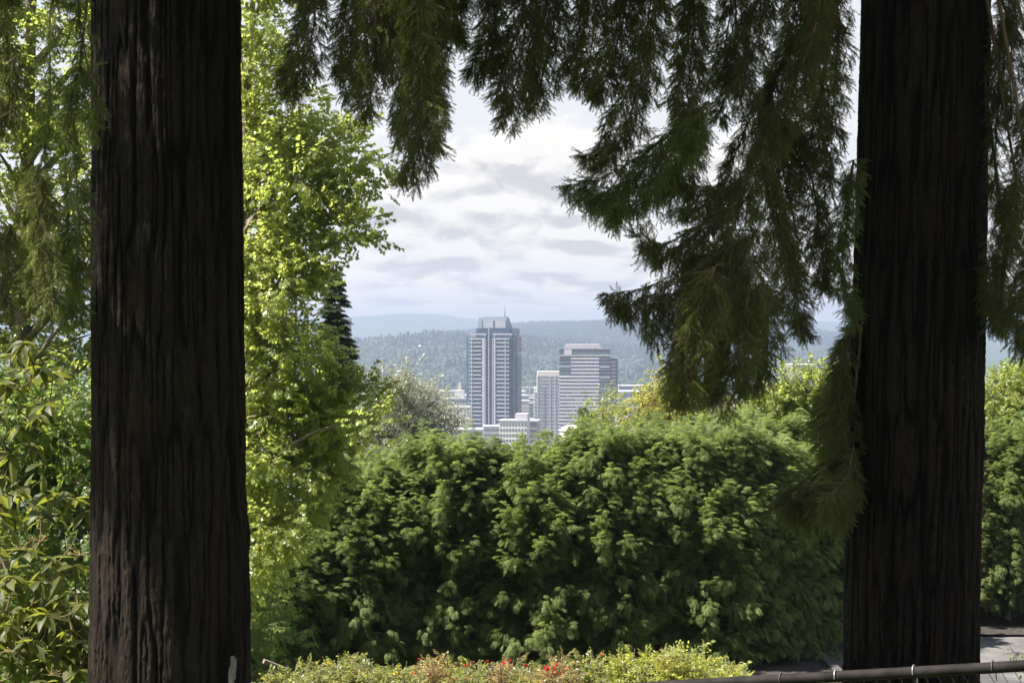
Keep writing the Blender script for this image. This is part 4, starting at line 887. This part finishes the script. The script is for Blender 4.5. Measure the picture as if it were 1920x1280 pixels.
for k in range(9): band('mullion', ob, 'crown', .22, .5, qz(500)-3, (q(318)+k*(q(446)-q(318))/8, .33, (qz(500)+3)/2))
M['pane_reflection'] = facade('painted_window_reflections', (.62, .62, .64))  # pale panes paint bright sky reflections onto the office windows
for i in range(9, 25):
    z = qz(268)-(i+.5)*fh
    c_a, c_b = [(462, 560), (340, 430), (455, 640), (360, 600), (455, 672), (455, 705), (380, 705), (470, 720), (410, 740), (360, 700), (330, 640), (310, 600), (330, 760), (340, 700), (312, 780), (330, 700)][i-9]
    wd = (c_b-c_a)/6.4*s; n_ = max(2, int(wd/2.6))
    for j in range(n_):
        if rng.random() < .18: continue
        band('window_reflection', ob, 'pane_reflection', wd/n_*rng.choice([.7, .8]), .2, fh*.34, (q(c_a)+(j+.5)*wd/n_, .46, z))
# paler block behind it
D = 1600; s = D/F; q2 = lambda c: ((1000+c/6.4)-1027)*s; c0 = pt(1027, 620, D); qz2 = lambda c: (HOR-(630+c/6.4))*s+CZ-GZ
ob2 = thing('office_block', 'paler office block with greenish windows behind the striped one', 'office building', (c0[0], D, GZ))
part('glass_body', ob2, 'green_glass', (q2(45), q2(330), .6, 28, 0, qz2(480))); part('left_wing', ob2, 'green_glass', (q2(10), q2(45)-.01, 2, 26, 0, qz2(620))); part('roof_house', ob2, 'beige', (q2(52), q2(330), 1, 26, qz2(480)+.01, qz2(425)))
fh2 = (qz2(480)-qz2(1000))/13
for i in range(20):
    z = qz2(480)-i*fh2
    if z < 2: break
    band('floor_band', ob2, 'pink', q2(330)-q2(45), 1.2, fh2*.42, ((q2(330)+q2(45))/2, 0, z)); 
    if i > 4: band('wing_band', ob2, 'pale', q2(44)-q2(8), 1.0, fh2*.38, ((q2(44)+q2(8))/2, 1.45, z))
part('service_shaft', ob2, 'crown', (q2(116), q2(136), -1.0, -.61, 0, qz2(610)))
for cc in (52, 200, 260): part('vertical_fin', ob2, 'pink', (q2(cc)-.5, q2(cc)+.5, -.9, -.605, 0, qz2(480)))
# small blocks with windows
def block(nm, label, px0, px1, top, D, dep, mat, rows, cols, ww, wh_, yaw=0, side='brick', roof='greyroof', fz0=None, cat='building', group=None, roofparts=()):
    s = D/F; cx = (px0+px1)/2; w = (px1-px0)*s; h = (HOR-top)*s+CZ-GZ; c0 = pt(cx, 620, D); r_ = thing(nm, label, cat, (c0[0], D, GZ), math.radians(yaw), group)
    part('wall', r_, mat, (-w/2, w/2, 0, dep, 0, h)); part('roof', r_, roof, (-w/2-.4, w/2+.4, -.4, dep+.4, h, h+.7))
    rowh = 3.7
    for i in range(rows):
        for j in range(cols):
            band('window', r_, 'winglass', ww, .3, wh_, (-w/2+(j+.5)*w/cols, -.1, h-2.4-i*rowh))
    for (a0, a1, b0, b1, hh, mt) in roofparts: part('roof_house', r_, mt, (-w/2+a0*w, -w/2+a1*w, dep*b0, dep*b1, h+.71, h+.7+hh))
    return r_
block('apartment_block', 'white seven storey block with rows of paired windows below the tallest tower', 936, 988, 789, 1180, 16, 'white', 7, 9, 1.15, 1.7, -8, roofparts=[(.55, 1.0, .2, .9, 4.2, 'pink')])
block('brick_block', 'dark brick block joined on the right of the white windowed block', 990, 1007, 790, 1200, 18, 'brick', 6, 5, .9, 1.5, -8)
block('old_hotel', 'cream stepped hotel with arched top windows left of the tallest tower', 846, 876, 748, 1560, 22, 'white', 8, 6, 1.2, 1.9, 0, roofparts=[(.2, .8, .2, .8, 7, 'white'), (.42, .6, .4, .6, 14, 'beige')])
block('department_store', 'plain beige wall building in front of the cream hotel', 836, 880, 764, 1400, 22, 'beige', 9, 7, .8, 1.2, -3)
block('low_terminal', 'low glassy white building at the foot of the tallest tower', 852, 905, 806, 1300, 18, 'greyroof', 4, 12, 1.4, 1.6, 0)
block('low_block', 'pale low block partly behind the white windowed block on its left', 906, 940, 800, 1350, 18, 'white', 6, 9, 1.1, 1.5, 0)
block('parking_block', 'pale block with dark strip windows right of the striped office block', 1158, 1245, 735, 1650, 40, 'pink', 0, 1, 1, 1, 0)
pb = bpy.data.objects['parking_block']; wpk = 87*1650/F
for i in range(12): band('strip_window', pb, 'winglass', wpk*.96, .3, 1.6, (0, -.1, (HOR-735)*1650/F+CZ-GZ-3.2-i*4.2))
block('roof_pavilion', 'flat blue grey rooftop block behind the pale strip windowed one', 1160, 1300, 724, 1780, 30, 'crown', 2, 22, 1.4, 1.8, 0)
block('white_annex', 'small bright white block at the right foot of the striped office block', 1156, 1178, 770, 1380, 16, 'white', 6, 4, 1.2, 1.6, 0)
block('warehouse', 'long low building with a bright white roof left of the leaning trunk', 1486, 1530, 684, 2300, 60, 'tan', 1, 8, 3, 3, 0, roof='white')
block('distant_tower', 'pale blue tower half hidden behind the dark spruce', 628, 656, 598, 1900, 20, 'crown2', 24, 8, 1.2, 1.7, 0)
block('rear_block', 'pale beige block behind the right side of the tallest tower', 960, 992, 752, 1700, 20, 'beige', 5, 8, .9, 1.4, 0)
# gabled hall and church spire
c0 = pt(1082, 790, 1250); gh = thing('gabled_hall', 'pale gabled hall roof in front of the striped office block', 'building', (c0[0], 1250, GZ), math.radians(15)); zr = c0[2]-GZ-3
part('wall', gh, 'beige', (-9, 9, 0, 14, 0, zr-4)); a = Acc(); a.add([[-10, -1, zr-4], [10, -1, zr-4], [10, 15, zr-4], [-10, 15, zr-4], [-6, 7, zr], [6, 7, zr]], [np.array([[0, 1, 5, 4], [2, 3, 4, 5]]), np.array([[1, 2, 5], [3, 0, 4]])]); obj('roof', a.mesh('roof', M['white'], False), gh)
for k in range(5): band('window', gh, 'winglass', 1.3, .3, 2, (-7+k*3.5, -.1, zr-7))
c0 = pt(1023, 785, 1330); cs = thing('church_spire', 'dark pointed church spire between the white block and the striped offices', 'church', (c0[0], 1330, GZ)); zr = c0[2]-GZ
part('tower_wall', cs, 'brick', (-2.6, 2.6, -2.6, 2.6, 0, zr-15)); a = Acc(); a.add([[-3, -3, zr-15], [3, -3, zr-15], [3, 3, zr-15], [-3, 3, zr-15], [0, 0, zr]], np.array([[0, 1, 4], [1, 2, 4], [2, 3, 4], [3, 0, 4]])); obj('spire', a.mesh('spire', M['slate'], False), cs)
# low city blocks
mats_ = ['white', 'beige', 'greyroof', 'tan', 'pink', 'white', 'slate']; protos = []
for k in range(7):
    cw = ['white', 'beige', 'grey', 'brown', 'pinkish', 'long white', 'dark slate'][k]; r_ = thing('city_building', 'low flat roofed '+cw+' building in the hazy city before the wooded hills', 'building', (0, 0, 0), 0, 'low '+cw+' buildings of the hazy city'); w, dp, h = rng.uniform(14, 38), rng.uniform(12, 20), rng.uniform(8, 15)
    part('wall', r_, mats_[k], (-w/2, w/2, 0, dp, -6, h)); part('roof', r_, 'greyroof' if k % 2 else 'white', (-w/2-.4, w/2+.4, -.4, dp+.4, h, h+.6)); part('roof_unit', r_, 'slate', (-w*.2, w*.1, dp*.3, dp*.6, h+.61, h+2.6))
    for rr in range(2): part('window_strip', r_, 'winglass', (-w*.46, w*.46, -.2, .05, h-3.4-rr*3.8, h-1.9-rr*3.8))
    protos.append(r_)
def copy_tree(o, parent=None):
    c = o.copy(); COL.objects.link(c); c.parent = parent
    for ch in list(o.children): copy_tree(ch, c)
    return c
k = 0
placed = []
for n_ in range(3000):
    if k >= 150: break
    D = rng.uniform(1480, 2900) if rng.random() < .72 else rng.uniform(1240, 1480); px = rng.uniform(680, 1270) if rng.random() < .8 else rng.uniform(1430, 1600)
    if 868 < px < 985 and 1450 < D < 1700 or 1000 < px < 1165 and 1380 < D < 1800 or 840 < px < 1000 and D < 1480 or 1060 < px < 1105 and D < 1300: continue
    if any(abs(D-d_) < 26 and abs((px-p_)/F*D) < 42 for p_, d_ in placed): continue
    placed.append((px, D))
    src_ = protos[k % 7]; o = src_ if k < 7 else copy_tree(src_); o.location = ((px-960)/F*D, D, T((px-960)/F*D, D)); o.rotation_euler = (0, 0, rng.uniform(-.25, .1)); k += 1
HL = ['long white house high on the hill just right of the tallest tower', 'pale house high on the slope under the hanging bough tips', 'white house near the crest left of the tallest tower', 'tan roofed house halfway up the hill above the silvery tree', 'white house low on the hill beside the dark spruce', 'pale house on the slope directly above the striped office block',
      'white house low on the hill between the two tall buildings', 'tan roofed house on the slope upper right of the striped office block', 'white house just below the crest above the silvery tree', 'tan roofed house low on the hill right of the striped office block', 'white house at the foot of the hill left of the tallest tower']
for k, (px, py, D) in enumerate([(985, 651, 4600), (1292, 648, 4700), (838, 645, 4150), (800, 700, 3500), (720, 668, 3800), (1050, 690, 3600), (960, 700, 3500), (1190, 665, 4300), (790, 655, 4000), (1210, 700, 3500), (860, 720, 3200)]):
    x = (px-960)/F*D; zb = T(x, D); top = CZ+(HOR-py)/F*D; h = max(7, min(26, top-zb)); r_ = thing('hillside_house', HL[k], 'house', (x, D, zb), rng.uniform(-.3, .3), 'pale houses on the wooded hillside'); w = 16 if k else 26
    part('wall', r_, 'white', (-w/2, w/2, 0, 9, 0, h-2)); a = Acc(); a.add([[-w/2-1, -1, h-2], [w/2+1, -1, h-2], [w/2+1, 10, h-2], [-w/2-1, 10, h-2], [-w/2+2, 4.5, h+1], [w/2-2, 4.5, h+1]], [np.array([[0, 1, 5, 4], [2, 3, 4, 5]]), np.array([[1, 2, 5], [3, 0, 4]])]); obj('roof', a.mesh('roof', M['white' if k % 2 == 0 else 'tan'], False), r_)

# ------------------------------------------------------------------ the wooded hills and the street trees of the city
def lump(seed, kind):
    r = np.random.default_rng(seed); a = Acc()
    if kind == 'conifer':
        V, Fq = [], []; n_ = 7; rings = [(0, .9), (.25, .62), (.27, .85), (.5, .45), (.52, .62), (.75, .22), (.77, .36), (1.0, .0)]
        for (h, rr) in rings:
            for k in range(n_): t = k/n_*6.283+h; q = rr*.24*r.uniform(.7, 1.25); V.append([q*math.cos(t), q*math.sin(t), h*r.uniform(.97, 1.02)])
        for i_ in range(len(rings)-1):
            for k in range(n_): Fq.append([i_*n_+k, i_*n_+(k+1) % n_, (i_+1)*n_+(k+1) % n_, (i_+1)*n_+k])
        V = np.array(V)[:, [2, 0, 1]]; a.add(V, np.array(Fq))
    else:
        n_, mth = 9, 6; V = []
        for i_ in range(mth+1):
            ph = math.pi*i_/mth
            for k in range(n_): t = k/n_*6.283; q = r.uniform(.72, 1.18); V.append([.45-.45*math.cos(ph)*q, .42*math.sin(ph)*math.cos(t)*q, .42*math.sin(ph)*math.sin(t)*q])
        Fq = [[i_*n_+k, i_*n_+(k+1) % n_, (i_+1)*n_+(k+1) % n_, (i_+1)*n_+k] for i_ in range(mth) for k in range(n_)]; a.add(np.array(V), np.array(Fq))
    return a
M['wood_dark'] = leafmat('far_conifers', (.010, .022, .016), (.026, .044, .027), (.02, .03, .01), (.04, .06, .02), .1, .8, .1, .016)
M['wood_light'] = leafmat('far_broadleaves', (.020, .038, .024), (.062, .088, .052), (.06, .1, .02), (.12, .16, .04), .15, .8, .1, .016)
def wood(name, N_, xr, yr, hr, kind, label, seed, mat, keep=None):
    r = np.random.default_rng(seed); y = r.uniform(yr[0], yr[1], N_); pxl = r.uniform(xr[0], xr[1], N_); x = (pxl-960)/F*y
    if keep is not None: ok = keep(x, y, pxl, r); x, y = x[ok], y[ok]
    z = terr(x, y)+CZ-1; n_ = len(x); U = np.stack([np.cos(r.uniform(0, 6.28, n_)), np.sin(r.uniform(0, 6.28, n_)), np.zeros(n_)], 1)
    return tag(foliage(name, [lump(seed+i, kind) for i in range(4)], [M[mat]], np.stack([x, y, z], 1), np.array([0, 0, 1.])+r.normal(size=(n_, 3))*.02, U, r.uniform(*hr, n_)), label, 'woodland')
nzf = lambda x, y, s: fbm(x/160+30, y/260+30, s, 3)
wood('conifer_woodland', 15000, (540, 1700), (2950, 4500), (13, 33), 'conifer', 'dark conifers of the nearer wooded hill', 101, 'wood_dark', lambda x, y, p, r: (nzf(x, y, 9)+(y-3700)/2600 > .50) & (fbm(x/45, y/45, 77, 2) > .36) | (r.random(len(x)) < .05))
wood('broadleaf_woodland', 16000, (540, 1700), (2850, 4700), (13, 28), 'broad', 'lighter broadleaved trees of the nearer wooded hill', 111, 'wood_light', lambda x, y, p, r: (fbm(x/60, y/60, 78, 2) > .34) & (r.random(len(x)) < .6) & ((nzf(x, y, 9)+(y-3700)/2600 <= .52) | (r.random(len(x)) < .15)))
wood('conifer_woodland', 20000, (800, 1750), (5000, 6750), (18, 36), 'conifer', 'dense conifers covering the long far ridge', 121, 'wood_dark')
wood('broadleaf_woodland', 8000, (850, 1750), (4300, 5600), (14, 28), 'broad', 'broadleaved trees on the lower slope of the far ridge', 131, 'wood_light')
wood('street_trees', 2600, (600, 1700), (700, 2950), (7, 13), 'broad', 'street trees scattered between the city blocks', 141, 'wood_light', lambda x, y, p, r: ~(((p > 862) & (p < 990) & (y > 1150) & (y < 1560)) | ((p > 995) & (p < 1170) & (y > 1180) & (y < 1650))))

wood('slope_woodland', 2600, (-2400, 4300), (56, 330), (5, 8), 'broad', 'broadleaved trees on the steep slope below the hedge terrace', 151, 'wood_light', lambda x, y, p, r: y > 56)

# ------------------------------------------------------------------ the air
HZ = box_mesh('haze', None, (-9200, 9200, -440, 12600, -108, 136)); m, n, o = newmat('thin_air')
pv = n.new('ShaderNodeVolumePrincipled'); pv.inputs['Color'].default_value = (.405, .48, .64, 1); pv.inputs['Density'].default_value = 1.85e-4; pv.inputs['Anisotropy'].default_value = .25
n.lk(pv.outputs[0], o.inputs['Volume']); HZ.materials.clear(); HZ.materials.append(m)
m.cycles.homogeneous_volume = True
hz_ = obj('haze', HZ, kind='stuff'); hz_['label'] = 'pale summer haze over the city and hills'; hz_['category'] = 'haze'
